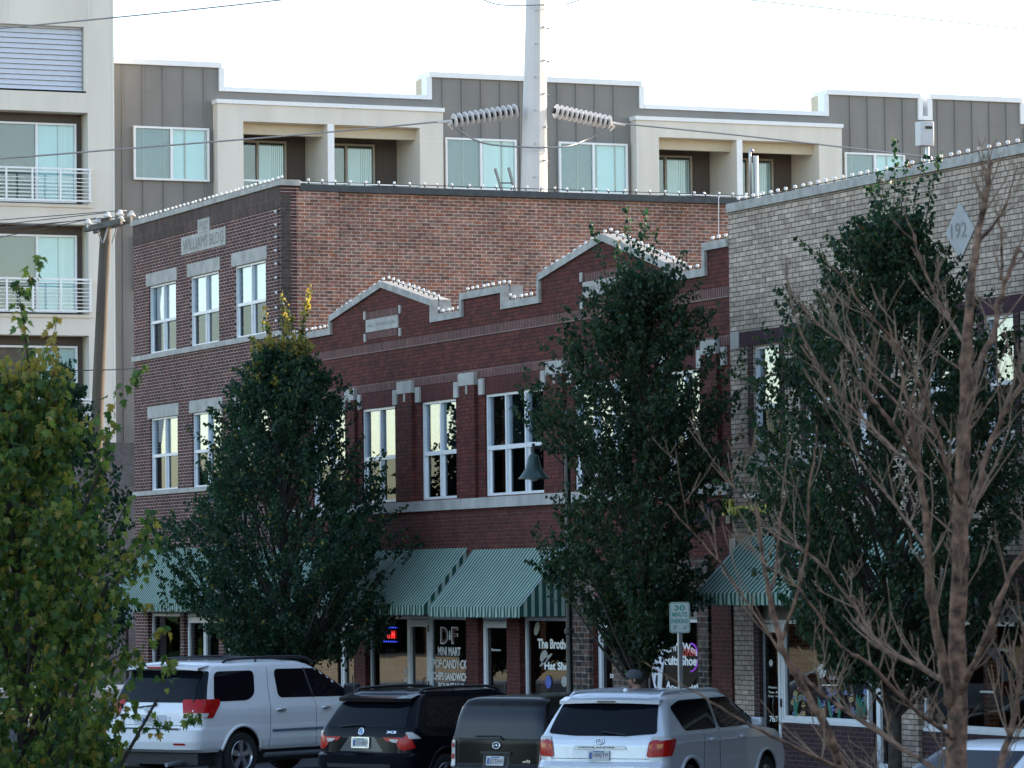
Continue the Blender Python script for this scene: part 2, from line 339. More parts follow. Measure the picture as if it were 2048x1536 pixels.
def window(parent, m, u0, u1, z0, z1, cols=2, split=.52, rec=.07, fw=.042, mf=None, mg=None, blind_up=False, blind_lo=0.0, room=True, lower_in=True):
    if u0 > u1: u0, u1 = u1, u0
    mf = mf or M_white; mg = mg or M_pane
    f = MB(); zs = z0+(z1-z0)*split
    mbox(f, m, u0, u1, z0, z0+fw, rec-.03, rec+.06); mbox(f, m, u0, u1, z1-fw, z1, rec-.03, rec+.06)
    mbox(f, m, u0, u0+fw, z0+fw, z1-fw, rec-.03, rec+.06); mbox(f, m, u1-fw, u1, z0+fw, z1-fw, rec-.03, rec+.06)
    cw = (u1-u0)/cols
    for i in range(1, cols): mbox(f, m, u0+cw*i-fw*.6, u0+cw*i+fw*.6, z0+fw, z1-fw, rec-.032, rec+.06)
    if split:
        for i in range(cols):
            a = u0+cw*i+(fw if i == 0 else fw*.6); b_ = u0+cw*(i+1)-(fw if i == cols-1 else fw*.6)
            mbox(f, m, a, b_, zs-fw*.8, zs+fw*.8, rec-.025, rec+.06)
            if lower_in:                          # lower sash, set back behind the upper one
                mbox(f, m, a, a+fw*1.0, z0+fw, zs-fw*.8, rec+.01, rec+.06); mbox(f, m, b_-fw*1.6, b_, z0+fw, zs-fw*.8, rec+.01, rec+.06)
    w = f.build('window', mf, parent)
    g = MB()
    if split: mbox(g, m, u0+.01, u1-.01, z0+.01, zs, rec+.03, rec+.036, 1); mbox(g, m, u0+.01, u1-.01, zs+.002, z1-.01, rec+.028, rec+.034, 0)
    else: mbox(g, m, u0+.01, u1-.01, z0+.01, z1-.01, rec+.03, rec+.036, 0)
    g.build('pane', [mg, M_panelo], w)
    if blind_up or blind_lo:
        g = MB()
        for i in range(cols):
            a = u0+cw*i+fw*.7; b_ = u0+cw*(i+1)-fw*.7
            if blind_up: mbox(g, m, a, b_, zs, z1-.01, rec+.10, rec+.11)
            if blind_lo: mbox(g, m, a, a+(b_-a)*blind_lo, z0+.03, zs+.02, rec+.12, rec+.13)
        g.build('blind', M_blind, w)
    if room:
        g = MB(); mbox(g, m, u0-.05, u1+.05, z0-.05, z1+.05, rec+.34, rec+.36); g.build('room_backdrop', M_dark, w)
    return w
def text_mesh(s, bold=0.0, space=1.0, extr=0.0):
    c = bpy.data.curves.new('lettering', 'FONT'); c.body = s; c.offset = bold; c.space_character = space; c.extrude = extr; c.resolution_u = 3
    o = bpy.data.objects.new('lettering', c); scene.collection.objects.link(o)
    dg = bpy.context.evaluated_depsgraph_get(); me = bpy.data.meshes.new_from_object(o.evaluated_get(dg))
    bpy.data.objects.remove(o); bpy.data.curves.remove(c)
    vs = np.array([v.co[:] for v in me.vertices]); fs = [tuple(p.vertices) for p in me.polygons]; bpy.data.meshes.remove(me)
    if len(vs) == 0: return vs, fs
    vs[:, 0] -= vs[:, 0].min(); vs[:, 1] -= vs[:, 1].min()
    return vs, fs
def text_on(mb, m, s, ua, ub, z0, z1, d=-.006, bold=.0, flip=True, space=1.0, arc=0.0, serif=False, mi=None):
    """text from ua (reading start) to ub, filling the height z0..z1"""
    vs, fs = text_mesh(s, bold, space)
    if len(vs) == 0: return
    w, h = vs[:, 0].max(), vs[:, 1].max(); pts = []
    for x, y, _ in vs:
        t = x/w; dz = arc*(1-(2*t-1)**2)
        pts.append(m(ua+(ub-ua)*t, z0+(z1-z0)*y/h+dz, d))
    mb.add(pts, fs, mi)
def ftext(parent, s, x0, y0, x1, y1, off, mt, bold=.02, **k):   # read left to right between photo columns x0..x1 on the front
    a, za = FP(x0, y1, off); b_, zb = FP(x1, (y0+y1)/2, off); zt = FP((x0+x1)/2, y0, off)[1]; zl = FP((x0+x1)/2, y1, off)[1]
    mb = MB(); text_on(mb, fm(off), s, a, FP(x1, y1, off)[0], zl, zt, 0, bold=bold, **k)
    return mb.build('lettering', mt, parent)
# ================================================================== BROWN BRICK BUILDING (three storeys)
YW0, YW1 = 78.4, 88.5                          # near corner, far corner
ZTOP = 11.6
wb = thing('brick_building', 'three storey brown brick building with name stone, behind the first green awning', 'building', (FX+5, 83.5, 0))
m = fm()
up = [(FP(a, 630)[0], FP(b_, 630)[0]) for a, b_ in ((298, 352), (380.5, 438), (469.5, 532))]
zu0, zu1 = FP(325, 704)[1], FP(325, 567)[1]
lo = [(FP(a, 905)[0], FP(b_, 905)[0]) for a, b_ in ((301, 355.5), (384.5, 443), (473, 537))]
zl0, zl1 = FP(328, 980)[1], FP(328, 834)[1]
holes = [(min(a), max(a), zu0, zu1) for a in up]+[(min(a), max(a), zl0, zl1) for a in lo]
ZS = 2.55                                      # top of shop openings
gl_spec = [(306, 360), (377, 437), (458, 511), (538, 572)]     # shop openings of this building
ENDS = {360, 437, 511, 572, 708, 933, 1014, 1140, 1233, 1402, 1786, 2048}
fr_ = lambda a: FP(a, 1240, -.12)[0]
for a, b_ in gl_spec: holes.append((fy(b_), fr_(a), .13, ZS+.28))
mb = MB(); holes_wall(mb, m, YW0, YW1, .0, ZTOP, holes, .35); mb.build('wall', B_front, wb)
mb = MB()
xs1 = YP(677, 400, YW0)[0]
mb.box((FX+.352, YW0, 0), (xs1, YW0+.3, ZTOP-.02)); mb.box((xs1, YW0+.06, 0), (FX+22, YW0+.36, ZTOP-.02))
mb.box((FX+.352, YW1-.3, 0), (FX+22, YW1-.01, ZTOP-.3)); mb.box((FX+21.7, YW0+.37, 0), (FX+22, YW1-.31, ZTOP-.3))
mb.build('side_wall', B_side, wb)
mb = MB(); mb.box((FX+.36, YW0+.37, ZTOP-1), (FX+21.7, YW1-.31, ZTOP-.9)); mb.build('roof', M_flash, wb)
mb = MB(); mb.box((FX-.06, YW0-.06, ZTOP-.003), (FX+.42, YW1+.04, ZTOP+.12)); mb.build('coping', M_cop, wb, bevel=.01)
mb = MB(); mb.box((FX+.422, YW0-.03, ZTOP-.10), (FX+22.1, YW0+.4, ZTOP+.04)); mb.build('flashing', M_flash, wb)
mb = MB()                                      # dark, sooty corner bricks
mb.box((FX-.004, YW0-.004, .2), (FX+.22, YW0+.01, ZTOP-.17)); mb.build('corner_brickwork', brick('sooty_brick', 'y', (.085, .06, .05), (.05, .04, .038), (.11, .09, .08)), wb)
mb = MB(); zz = FP(400, 444)[1]; mb.box((FX-.012, YW0+.01, ZTOP-.46), (FX+.1, YW1-.01, ZTOP-.004)); mb.build('soldier_course', B_soldf, wb)
lint = MBS()
for a, b_ in up:
    lint.box((FX-.02, min(a, b_)-.1, zu1+.002), (FX+.2, max(a, b_)+.16, zu1+.30))
for a, b_ in lo: lint.box((FX-.02, min(a, b_)-.1, zl1+.002), (FX+.2, max(a, b_)+.16, zl1+.28))
lint.build('lintel', M_stone, wb, bevel=.006)
mb = MBS(); mb.box((FX-.06, YW0+.002, FP(266, 725)[1]), (FX+.2, YW1+.02, FP(266, 714.6)[1])); mb.box((FX-.06, YW0+.002, FP(266, 993.5)[1]), (FX+.2, YW1+.02, FP(266, 984.6)[1]))
mb.build('sill_band', M_stone, wb, bevel=.006)
for i, (a, b_) in enumerate(up): window(wb, m, a, b_, zu0, zu1, 2, .46, blind_up=True, blind_lo=.62)
for i, (a, b_) in enumerate(lo): window(wb, m, a, b_, zl0, zl1, 2, .48, blind_up=(i == 1), blind_lo=0)
a, b_ = FP(364, 485)[0], FP(452.5, 485)[0]; zc = FP(364, 511)[1]; zd = FP(364, 476)[1]
mb = MB(); mb.box((FX-.02, a, zc), (FX+.05, b_, zd)); ns = mb.build('name_stone', M_stone, wb)
mb = MB(); text_on(mb, m, 'WILLIAMS BLDG', a-.12, b_+.12, zc+.07, zd-.07, -.024, bold=.0); mb.build('lettering', M_stoned, ns)
a, b_ = FP(397, 455)[0], FP(420.5, 455)[0]; zc2 = zd+.004; zd2 = FP(397, 440)[1]
mb = MB(); mb.box((FX-.022, a, zc2), (FX+.05, b_, zd2)); ns = mb.build('date_stone', M_stone, wb)
mb = MB(); text_on(mb, m, '1922', a-.1, b_+.1, zc2+.06, zd2-.06, -.026, bold=.0); mb.build('lettering', M_stoned, ns)

# ------------------------------------------------------------------ shop fronts helper
def shop_frame(parent, x0, x1, ztop, kind='window', base=.13, sill=.0, rec=.12, head=.26, mg=None, mf=None):
    """kind window/door/double; x0<x1 photo columns"""
    a, b_ = (fy(x1) if x1 in ENDS else FP(x1, 1240, -rec)[0]), FP(x0, 1240, -rec)[0]; mf = mf or M_white; q = fm(0)
    f = MB(); fw = .055
    if sill > .05: mbox(f, q, a, b_, base+sill-.05, base+sill, rec-.05, rec+.05)
    z0 = base+sill; z1 = ztop
    mbox(f, q, a, b_, z0, z0+.06, rec-.02, rec+.05); mbox(f, q, a, b_, z1-.06, z1, rec-.02, rec+.05)
    mbox(f, q, a, a+fw, z0+.06, z1-.06, rec-.02, rec+.05); mbox(f, q, b_-fw, b_, z0+.06, z1-.06, rec-.02, rec+.05)
    if kind != 'window':
        n = 2 if kind == 'double' else 1; w = (b_-a-2*fw)/n
        for i in range(n):
            c = a+fw+w*i; s = .085
            mbox(f, q, c+.01, c+s, z0+.06, z1-.07, rec-.03, rec+.02); mbox(f, q, c+w-s, c+w-.01, z0+.06, z1-.07, rec-.03, rec+.02)
            mbox(f, q, c+s, c+w-s, z0+.06, z0+.28, rec-.03, rec+.02); mbox(f, q, c+s, c+w-s, z1-.2, z1-.07, rec-.03, rec+.02)
    w = f.build('door' if kind != 'window' else 'shop_window', mf, parent, bevel=.004)
    g = MB(); mbox(g, q, a+.02, b_-.02, z0+.03, z1-.03, rec+.022, rec+.03); g.build('pane', mg or M_paneb, w)
    if kind != 'window':
        g = MB(); hb = FX+rec-.08
        yh = a+.2 if kind == 'door' else (a+b_)/2-.08
        g.tube([(hb+.05, yh, z0+.85), (hb, yh, z0+.9), (hb-.02, yh, z0+1.05), (hb, yh, z0+1.2), (hb+.05, yh, z0+1.25)], .012, 6); g.build('handle', M_black, w, smooth=True)
        g = MBS()
        for zz_ in (z0+.35, z0+1.05, z1-.3): g.box((FX+rec-.045, a+fw-.03 if kind == 'door' else b_-fw-.01, zz_), (FX+rec-.03, (a+fw+.01) if kind == 'door' else b_-fw+.03, zz_+.13))
        g.build('hinge', M_black, w)
    h = MB(); mbox(h, q, a, b_, z1, z1+head, rec-.06, rec+.06); h.build('header_panel', M_cream2, parent)
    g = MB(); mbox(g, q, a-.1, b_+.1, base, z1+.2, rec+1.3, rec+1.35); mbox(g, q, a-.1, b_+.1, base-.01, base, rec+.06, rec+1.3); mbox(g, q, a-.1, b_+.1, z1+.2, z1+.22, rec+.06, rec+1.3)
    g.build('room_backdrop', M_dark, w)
    return w
M_cream2 = mat('tan_header_panel', (.2, .18, .155), .7, var=.1)
w = shop_frame(wb, 306, 360, ZS, 'window')
w = shop_frame(wb, 377, 437, ZS, 'double')
w = shop_frame(wb, 458, 511, ZS, 'window', mf=M_white)
mb = MB()                                       # yellow and orange neon squiggle in this window
pts = [FP(x, y, -.19) for x, y in ((503, 1266), (494, 1272), (502, 1276), (493, 1290), (488, 1302))]
mb.tube([(FX+.11, p[0], p[1]) for p in pts], .012, 6, mi=0); mb.build('neon_sign', mat('yellow_neon', (.9, .5, .05), .4, var=0, emit=(1, .45, .05, .12)), w, smooth=True)
w = shop_frame(wb, 538, 572, ZS, 'window')
# ================================================================== RED BRICK BUILDING (two gables)
YR0, YR1 = FP(1460, 700)[0], YW0-.005
rb = thing('red_brick_building', 'dark red brick shop building with stepped gables and a carved name stone', 'building', (FX+5, 68, 0))
zw0, zw1 = 4.76+.02, 6.66
Wn = [(625, 690, 2), (724, 790.5, 2), (842.6, 912.7, 2), (970, 1087, 3), (1148, 1262, 3), (1335, 1400, 2)]
WY = [(FP(b_, 880)[0], FP(a, 880)[0], c) for a, b_, c in Wn]
holes = [(a, b_, zw0, zw1) for a, b_, c in WY]
rshop = [(606, 685, 'window'), (686, 708, 'door'), (742, 818, 'window'), (818, 861, 'door'), (861, 933, 'window'), (968, 1014, 'door'), (1052, 1140, 'window'), (1198, 1233, 'door'), (1292, 1402, 'window')]
# merge neighbouring openings
groups = [(606, 708), (742, 933), (968, 1014), (1052, 1140), (1198, 1233), (1292, 1402)]
for a, b_ in groups: holes.append((fy(b_), fr_(a), .13, ZS+.28))
ZR = 7.7
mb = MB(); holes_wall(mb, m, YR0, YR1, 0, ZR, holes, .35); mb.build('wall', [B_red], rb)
top = [(1460, 476), (1409, 487), (1409, 536), (1337, 550), (1337, 525), (1208, 467), (1078, 548), (1078, 591), (1010, 605), (1010, 573), (923, 584), (923, 620), (868, 632), (868, 599), (765, 562), (661, 632), (661, 657), (600, 668)]
prof = [FP(*p) for p in top]
prof = [(prof[0][0], prof[0][1])]+prof[1:]
prof[0] = (YR0, prof[0][1]); prof.append((YR1, prof[-1][1]))
# snap steps to true verticals / level runs
lv = lambda *ks: sum(prof[k][1] for k in ks)/len(ks)
P = [list(p) for p in prof]
for grp in ((2, 3), (7, 8), (9, 10), (11, 12), (16, 17, 18)):
    z_ = lv(*grp)
    for k in grp: P[k][1] = z_
P[0][1] = P[1][1] = lv(0, 1)
for k, j in ((1, 2), (3, 4), (6, 7), (8, 9), (10, 11), (12, 13), (15, 16)):
    y_ = (P[k][0]+P[j][0])/2; P[k][0] = P[j][0] = y_
z_ = (P[4][1]+P[6][1])/2
RP = [tuple(p) for p in P]                     # top outline of the coping
CT = .13
mb = MB()
for i in range(len(RP)-1):                     # wall above ZR in vertical strips
    (y0, z0), (y1, z1) = RP[i], RP[i+1]
    if abs(y0-y1) < 1e-4: continue
    mb.prism([(y0, ZR), (y1, ZR), (y1, z1-CT), (y0, z0-CT)], m, 0, .3)
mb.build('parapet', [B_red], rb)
mb = MB()
for i in range(len(RP)-1):
    (y0, z0), (y1, z1) = RP[i], RP[i+1]
    if abs(y0-y1) < 1e-4:                      # riser
        za, zb = min(z0, z1), max(z0, z1)
        hi_left = (RP[i+2][1] if z1 > z0 else RP[i-1][1]) if 0 < i < len(RP)-2 else 0
        # coping turns down on the high side
        s = .10 if z1 > z0 else -.10
        mb.box((FX-.055, y0-.002 if s > 0 else y0+s, za-CT), (FX+.36, y0+s if s > 0 else y0+.002, zb-CT*.98)); continue
    e0 = .0; mb.prism([(y0-e0, z0-CT), (y1+e0, z1-CT), (y1+e0, z1), (y0-e0, z0)], m, -.05, .355)
mb.build('coping', M_cop, rb)
zA, zB = 7.845-.055, 7.845+.06
sc = MBS(); sc.box((FX-.015, YR0+.01, zA-.03), (FX+.05, YR1-.01, zB+.03))
zA = zw1+.32; sc.box((FX-.015, YR0+.01, zA), (FX+.05, YR1-.01, zA+.16))
sc.build('soldier_course', B_sold, rb)
sc = MBS()
for a, b_, c in WY: sc.box((FX-.006, a-.0, zw1+.002), (FX+.05, b_+.0, zA-.002))
sc.build('flat_arch', brick('dark_red_flat_arch', 'x', (.10, .024, .022), (.065, .018, .018), (.09, .05, .045), bw=.33, rh=.072, ms=.004, vertical=True, off=0), rb)
mb = MB(); mb.box((FX-.07, YR0+.003, 4.56), (FX+.2, YR1-.003, 4.757)); mb.build('sill_band', M_stone, rb, bevel=.006)
# window piers with stone caps
pier = MBS(); caps = MBS(); WS = sorted(WY)
gaps = [(YR0+.12, WS[0][0])]+[(WS[i][1], WS[i+1][0]) for i in range(len(WS)-1)]
for a, b_ in gaps:
    w_ = b_-a
    if w_ < .3: continue
    p0, p1 = a+w_*.24, b_-w_*.24
    pier.box((FX-.07, p0, 4.76), (FX+.05, p1, zA-.12))
    caps.box((FX-.09, p0-.02, zA-.118), (FX+.04, p1+.02, zA+.12))
    caps.box((FX-.085, (p0+p1)/2-.04, zA-.28), (FX+.03, (p0+p1)/2+.04, zA-.122))
    caps.box((FX-.05, a-.02, zw1-.0), (FX+.06, a+w_*.14, zA-.02)); caps.box((FX-.05, b_-w_*.14, zw1-.0), (FX+.06, b_+.02, zA-.02))
pier.build('pier', B_red, rb); caps.build('stone_cap', M_stone, rb, bevel=.006)
for i, (a, b_, c) in enumerate(WY): window(rb, m, a, b_, zw0, zw1-.0, c, .47, blind_up=False, blind_lo=0, fw=.05)
def name_stone(x0, x1, yt, yb, s, frac=1.0):
    a, b_ = FP(x0, (yt+yb)/2)[0], FP(x1, (yt+yb)/2)[0]; zc, zd = FP((x0+x1)/2, yb)[1], FP((x0+x1)/2, yt)[1]
    mb = MB(); mb.box((FX-.03, a, zc), (FX+.04, b_, zd)); st = mb.build('name_stone', M_stone, rb)
    mb = MB(); text_on(mb, m, s, a-.1, a-.1+(b_+.2-a)*frac, zc+.09, zd-.09, -.034); mb.build('lettering', M_stoned, st)
    mb = MBS()
    for yy in (a+.08, b_-.08):
        for zz in (zc-.1, zd+.1): mb.box((FX-.028, yy-.05, zz-.08), (FX+.04, yy+.05, zz+.08))
    mb.build('corner_stone', M_stone, rb)
    mb = MBS(); mb.box((FX-.014, b_+.06, zd+.004), (FX+.04, a-.06, zd+.15)); mb.box((FX-.014, b_+.06, zc-.15), (FX+.04, a-.06, zc-.004)); mb.build('stone_surround', B_sold, rb)
name_stone(734, 798, 635, 660, 'ALTHEDA')
name_stone(1168, 1249, 558, 590, 'BROS', .72)
mb = MB(); mb.box((FX+.36, YR0+.3, 6.9), (FX+22, YR1-.07, 7.0)); mb.build('roof', M_flash, rb)
# ground floor: lighter mortar piers between the openings
mb = MB(); hs = [(fy(b_), fr_(a), .13, ZS+.28) for a, b_ in groups]; holes_wall(mb, fm(.012), fy(1142), fy(596), 0.1, 4.5, hs, .011); mb.build('lower_brickwork', B_redlow, rb)
mb = MB(); hs = [(fy(b_), fr_(a), .13, ZS+.28) for a, b_ in groups]; holes_wall(mb, fm(.07), fy(1424), fy(1143), 0.1, 3.55, hs, .069); mb.build('stone_facing', B_stone, rb)
shopw = {}
for x0, x1, k in rshop:
    shopw[x0] = shop_frame(rb, x0, x1, ZS, k, sill=.0 if k == 'door' else .12)
M_let = mat('white_lettering', (.8, .8, .76), .5, var=0); M_letr = mat('maroon_lettering', (.10, .035, .035), .6, var=0)
GO = -.2+.0                                     # glass lies 0.22 behind the front
G = -.132
# mini mart window
w = shopw[861]
for s, bo, mt, g_ in (('D', .09, M_let, G), ('D', .05, M_letr, G+.004)): ftext(w, s, 881 if bo > .06 else 882.5, 1254 if bo > .06 else 1256, 896 if bo > .06 else 894.5, 1288 if bo > .06 else 1286, g_, mt, bold=.03)
for bo, mt, g_ in ((.09, M_let, G), (.05, M_letr, G+.004)): ftext(w, 'F', 903 if bo > .06 else 904.5, 1254 if bo > .06 else 1256, 916 if bo > .06 else 914.5, 1288 if bo > .06 else 1286, g_, mt, bold=.03)
ftext(w, '&', 897.5, 1261, 902, 1280, G, M_let)
ftext(w, 'MINI MART', 876, 1294, 921, 1311, G, M_let, bold=.025)
ftext(w, 'POP\u00b7CANDY\u00b7CK', 867, 1319, 934, 1337, G, M_let, bold=.02)
ftext(w, 'CHIPS\u00b7SANDWICH', 866, 1345, 935, 1361, G, M_let, bold=.025)
ftext(w, 'FOUNTAINS', 877, 1366, 928, 1378, G, M_let, bold=.025)
# red and blue neon sign in the wide window
w = shopw[742]
mb = MB(); a, b_ = FP(771, 1270, G)[0], FP(790, 1270, G)[0]; z0, z1 = FP(780, 1277, G)[1], FP(780, 1261, G)[1]
text_on(mb, fm(0), 'ATM', a, b_, z0, z1, .125, bold=.03); mb.build('lettering', mat('red_neon', (.8, .03, .02), .5, var=0, emit=(1, .03, .03, .28)), w)
mb = MB()
for i in range(6):
    yy = a+.05+(b_-a-.1)*i/5
    for zz in (z0-.06, z1+.06): mb.ball((FX+.12, yy, zz), .016, 6, 4)
for zz in (z0+.03, z1-.03): mb.ball((FX+.12, a+.06, zz), .016, 6, 4)
mb.build('blue_lights', mat('blue_neon', (.02, .05, .8), .5, var=0, emit=(.05, .1, 1, .35)), w)
mb = MB(); mbox(mb, fm(0), FP(786, 1300, G)[0], FP(768, 1300, G)[0], FP(780, 1342, G)[1], FP(780, 1297, G)[1], .155, .16); mb.build('poster', mat('pale_poster', (.16, .2, .2), .6, var=.2), w)
ftext(w, 'OPEN 7', 808, 1337, 815, 1350, G, M_let); ftext(w, 'DAYS', 808, 1354, 817, 1364, G, M_let)
ftext(shopw[968], 'Entrance', 983, 1297, 1001, 1302, G, M_let)
# hat shop
w = shopw[1052]
ftext(w, 'The Brothers', 1075, 1278, 1148, 1298, G, M_let, bold=.035); ftext(w, 'Hat Shop', 1089, 1324, 1146, 1345, G, M_let, bold=.035)
def disc(parent, name, cx, cy, rx, ry, mt, rot=0, ring=False):
    c = FP(cx, cy, G); pr = 120.0; mb = MB(); n = 20
    rr = [(rx*math.cos(2*math.pi*i/n), ry*math.sin(2*math.pi*i/n)) for i in range(n)]
    e = [FP(cx+p*math.cos(rot)-q*math.sin(rot), cy+p*math.sin(rot)+q*math.cos(rot), G) for p, q in rr]
    mb.prism(e, fm(0), .128, .132); mb.build(name, mt, parent)
M_dec = mat('pale_hat_decal', (.36, .35, .31), .6, var=.25, scale=30); M_decb = mat('blue_hat_decal', (.07, .12, .42), .6, var=.2, scale=30)
disc(w, 'hat_decal', 1074, 1257, 5, 14, M_dec, .2); disc(w, 'hat_decal', 1088, 1313, 7, 13, M_dec, .2); disc(w, 'hat_decal', 1092, 1320, 3, 18, M_dec, .75)
disc(w, 'hat_decal', 1097, 1364, 6, 13, M_decb); disc(w, 'hat_decal', 1129, 1363, 6, 11, M_dec)
ftext(shopw[1198], '585', 1220, 1348, 1232, 1356, G, M_let); ftext(shopw[1198], 'TUX', 1224, 1318, 1232, 1322, G, M_let)
# menswear window
w = shopw[1292]
M_wlet = mat('bright_white_lettering', (.75, .74, .72), .5, var=0)
for s, x0, x1, y0, y1, arc in (('Men\u2019s Wear', 1328, 1402, 1287, 1303, .14), ('Suits Shoes', 1330, 1400, 1311, 1331, 0), ('Accessories', 1333, 1398, 1360, 1376, -.09)):
    a, b_ = FP(x0, y1, G)[0], FP(x1, y1, G)[0]; z0, z1 = FP(1365, y1, G)[1], FP(1365, y0, G)[1]
    mb = MB(); text_on(mb, fm(0), s, a, b_, z0-(.12 if arc > 0 else 0), z1-(.12 if arc > 0 else 0), .126, bold=.04, arc=arc); mb.build('lettering', M_wlet, w)
disc(w, 'oval_panel', 1365, 1331, 35, 45, mat('dark_oval', (.035, .028, .02), .9, spec=.1, var=0))
mb = MB(); pts = [FP(1383+15*math.sin(t), 1315-28*math.cos(t), G) for t in [i*math.pi/12 for i in range(13)]]
mb.tube([(FX+.12, p[0], p[1]) for p in pts], .014, 6); mb.build('neon_ring', mat('purple_neon', (.4, .05, .7), .5, var=0, emit=(.45, .1, .9, .05)), w, smooth=True)
mb = MB(); text_on(mb, fm(0), 'OPEN', FP(1367, 1310, G)[0], FP(1392, 1310, G)[0], FP(1380, 1312, G)[1], FP(1380, 1298, G)[1], .12, bold=.0); mb.build('lettering', mat('dim_red_neon', (.4, .03, .03), .5, var=0, emit=(1, .05, .05, .05)), w)
# white suit display on the glass
suit = [(1313, 1272), (1318, 1277), (1325, 1281), (1329, 1290), (1330, 1325), (1327, 1345), (1326, 1360), (1325, 1385), (1328, 1396), (1320, 1392), (1310, 1372), (1306, 1350), (1308, 1310), (1309, 1285)]
mb = MB(); mb.prism([FP(x, y, G) for x, y in suit], fm(0), .11, .126); mb.build('suit_display', mat('white_suit_display', (.62, .62, .66), .7, var=.15, scale=8), w)
mb = MB(); mb.prism([FP(x, y, G) for x, y in ((1315, 1350), (1318, 1350), (1317, 1376), (1313, 1366))], fm(0), .106, .127); mb.build('suit_gap', M_dark, w)
# lamp over the stone fronted shop
a, z_ = FP(1420, 1035, .35)
wl = thing('wall_lamp', 'dull grey hooded wall lamp high on the red brick front beside the yellow letters', 'lamp', (FX-.02, a, z_))
mb = MB(); mb.lathe([(.05, .2), (.1, .17), (.24, 0), (.26, -.06), (.22, -.07)], (FX-.42, a, z_), (.15, -.35, .9), 14); mb.build('lamp_shade', mat('dull_bronze_metal', (.12, .12, .14), .4, metal=.4, var=.3), wl, smooth='auto')
mb = MB(); mb.tube([(FX, a, z_+.02), (FX-.2, a, z_+.28), (FX-.4, a, z_+.2)], .025, 8); mb.box((FX-.03, a-.08, z_-.1), (FX-.0, a+.08, z_+.12)); mb.build('bracket', M_black, wl)
mb = MB(); mb.ball((FX-.4, a+.02, z_-.12), .09, 10, 7); mb.build('bulb', mat('dusty_glass', (.2, .22, .25), .2), wl, smooth=True)
# ================================================================== BLOND BRICK BUILDING
YB0, YB1 = 46.2, YR0-.006
bb = thing('blond_brick_building', 'blond brick building with purple brick window bands and a diamond date stone', 'building', (FX+5, 52, 0))
bu = [(1507, 1560), (1612, 1665), (1715, 1768), (1856, 1912), (1970, 2030)]
zb0, zb1 = FP(1530, 903)[1], FP(1530, 691)[1]
holes = [(FP(b_, 760)[0], FP(a, 760)[0], zb0, zb1) for a, b_ in bu]
bshop = [(1520, 1566, 'door', 0, .13), (1567, 1737, 'window', .86, .13), (1752, 1786, 'door', 0, .13), (1848, 2048, 'window', .86, .13)]
bh = [(1520, 1786), (1848, 2050)]
for a, b_ in bh: holes.append((max(fy(b_), YB0+.1), fr_(a), .13, ZS+.28))
mb = MB(); holes_wall(mb, m, YB0, YB1, 0, 9.12, holes, .35); mb.build('wall', [B_blond], bb)
mb = MB(); mb.box((FX-.05, YB0, 9.117), (FX+.4, YB1-.002, 9.26)); mb.build('coping', M_cop, bb, bevel=.008)
mb = MB(); mb.box((FX+.352, YB1-.3, 0), (FX+22, YB1-.004, 9.1)); mb.build('party_wall', B_side, bb)
mb = MB(); mb.box((FX+.36, YB0, 8.1), (FX+22, YB1-.31, 8.2)); mb.build('roof', M_flash, bb)
zp = zb1+.02
mb = MB(); mb.box((FX-.02, YB0+.01, zp), (FX+.05, FP(1481, 690)[0], zp+.24)); mb.build('soldier_band', B_purple, bb)
mb = MBS()
for a, b_ in bu:
    y0, y1 = FP(b_, 760)[0], FP(a, 760)[0]
    mb.box((FX-.018, y0-.16, zb0-.05), (FX+.05, y0-.002, zp-.002)); mb.box((FX-.018, y1+.002, zb0-.05), (FX+.05, y1+.17, zp-.002))
mb.build('purple_jamb', B_purpleh, bb)
mb = MBS()
for a, b_ in bu:
    y0, y1 = FP(b_, 760)[0], FP(a, 760)[0]; mb.box((FX-.07, y0-.17, zb0-.25), (FX+.2, y1+.18, zb0-.052))
mb.box((FX-.025, FP(1480, 690)[0]+.004, zp-.02), (FX+.05, FP(1463, 690)[0], zp+.26)); mb.box((FX-.025, fy(1475), 3.55), (FX+.05, fy(1463), 3.85))
mb.build('stone_trim', M_stone, bb, bevel=.006)
for a, b_ in bu: window(bb, m, FP(a, 760)[0], FP(b_, 760)[0], zb0, zb1, 1, .43, blind_lo=.12)
for x0, x1, k, s_, base in bshop: shopw[x0] = shop_frame(bb, x0, x1, ZS, k, sill=s_, base=base)
mb = MBS()
for x0, x1 in ((1567, 1737), (1848, 2048)): mb.box((FX+.06, max(fy(x1), YB0+.02), .0), (FX+.3, fr_(x0), .13+.80))
mb.build('knee_wall', B_purpleh, bb)
mb = MBS(); mb.box((FX-.012, YB0+.01, 2.86), (FX+.05, fy(1468), 3.5)); mb.box((FX-.016, fy(1519), .1), (FX+.05, fy(1508), 2.83)); mb.box((FX-.018, fy(1507), .1), (FX+.05, fy(1469), .8))
mb.build('dark_brick_trim', B_purpleh, bb)
mb = MB(); mb.box((FX-.03, fy(1466), .1), (FX+.1, fy(1426), 3.5)); mb.build('corner_pier', B_redlow, rb)
# diamond date stone
c = FP(1922, 462); dx = .42
mb = MB(); mb.prism([(c[0]-dx, c[1]), (c[0], c[1]-.42), (c[0]+dx, c[1]), (c[0], c[1]+.42)], m, -.02, .03); ds = mb.build('date_stone', mat('pale_date_stone', (.36, .36, .35), .8), bb)
mb = MB(); text_on(mb, m, '192', c[0]+.25, c[0]-.2, c[1]-.1, c[1]+.12, -.026); mb.build('lettering', M_stoned, ds)
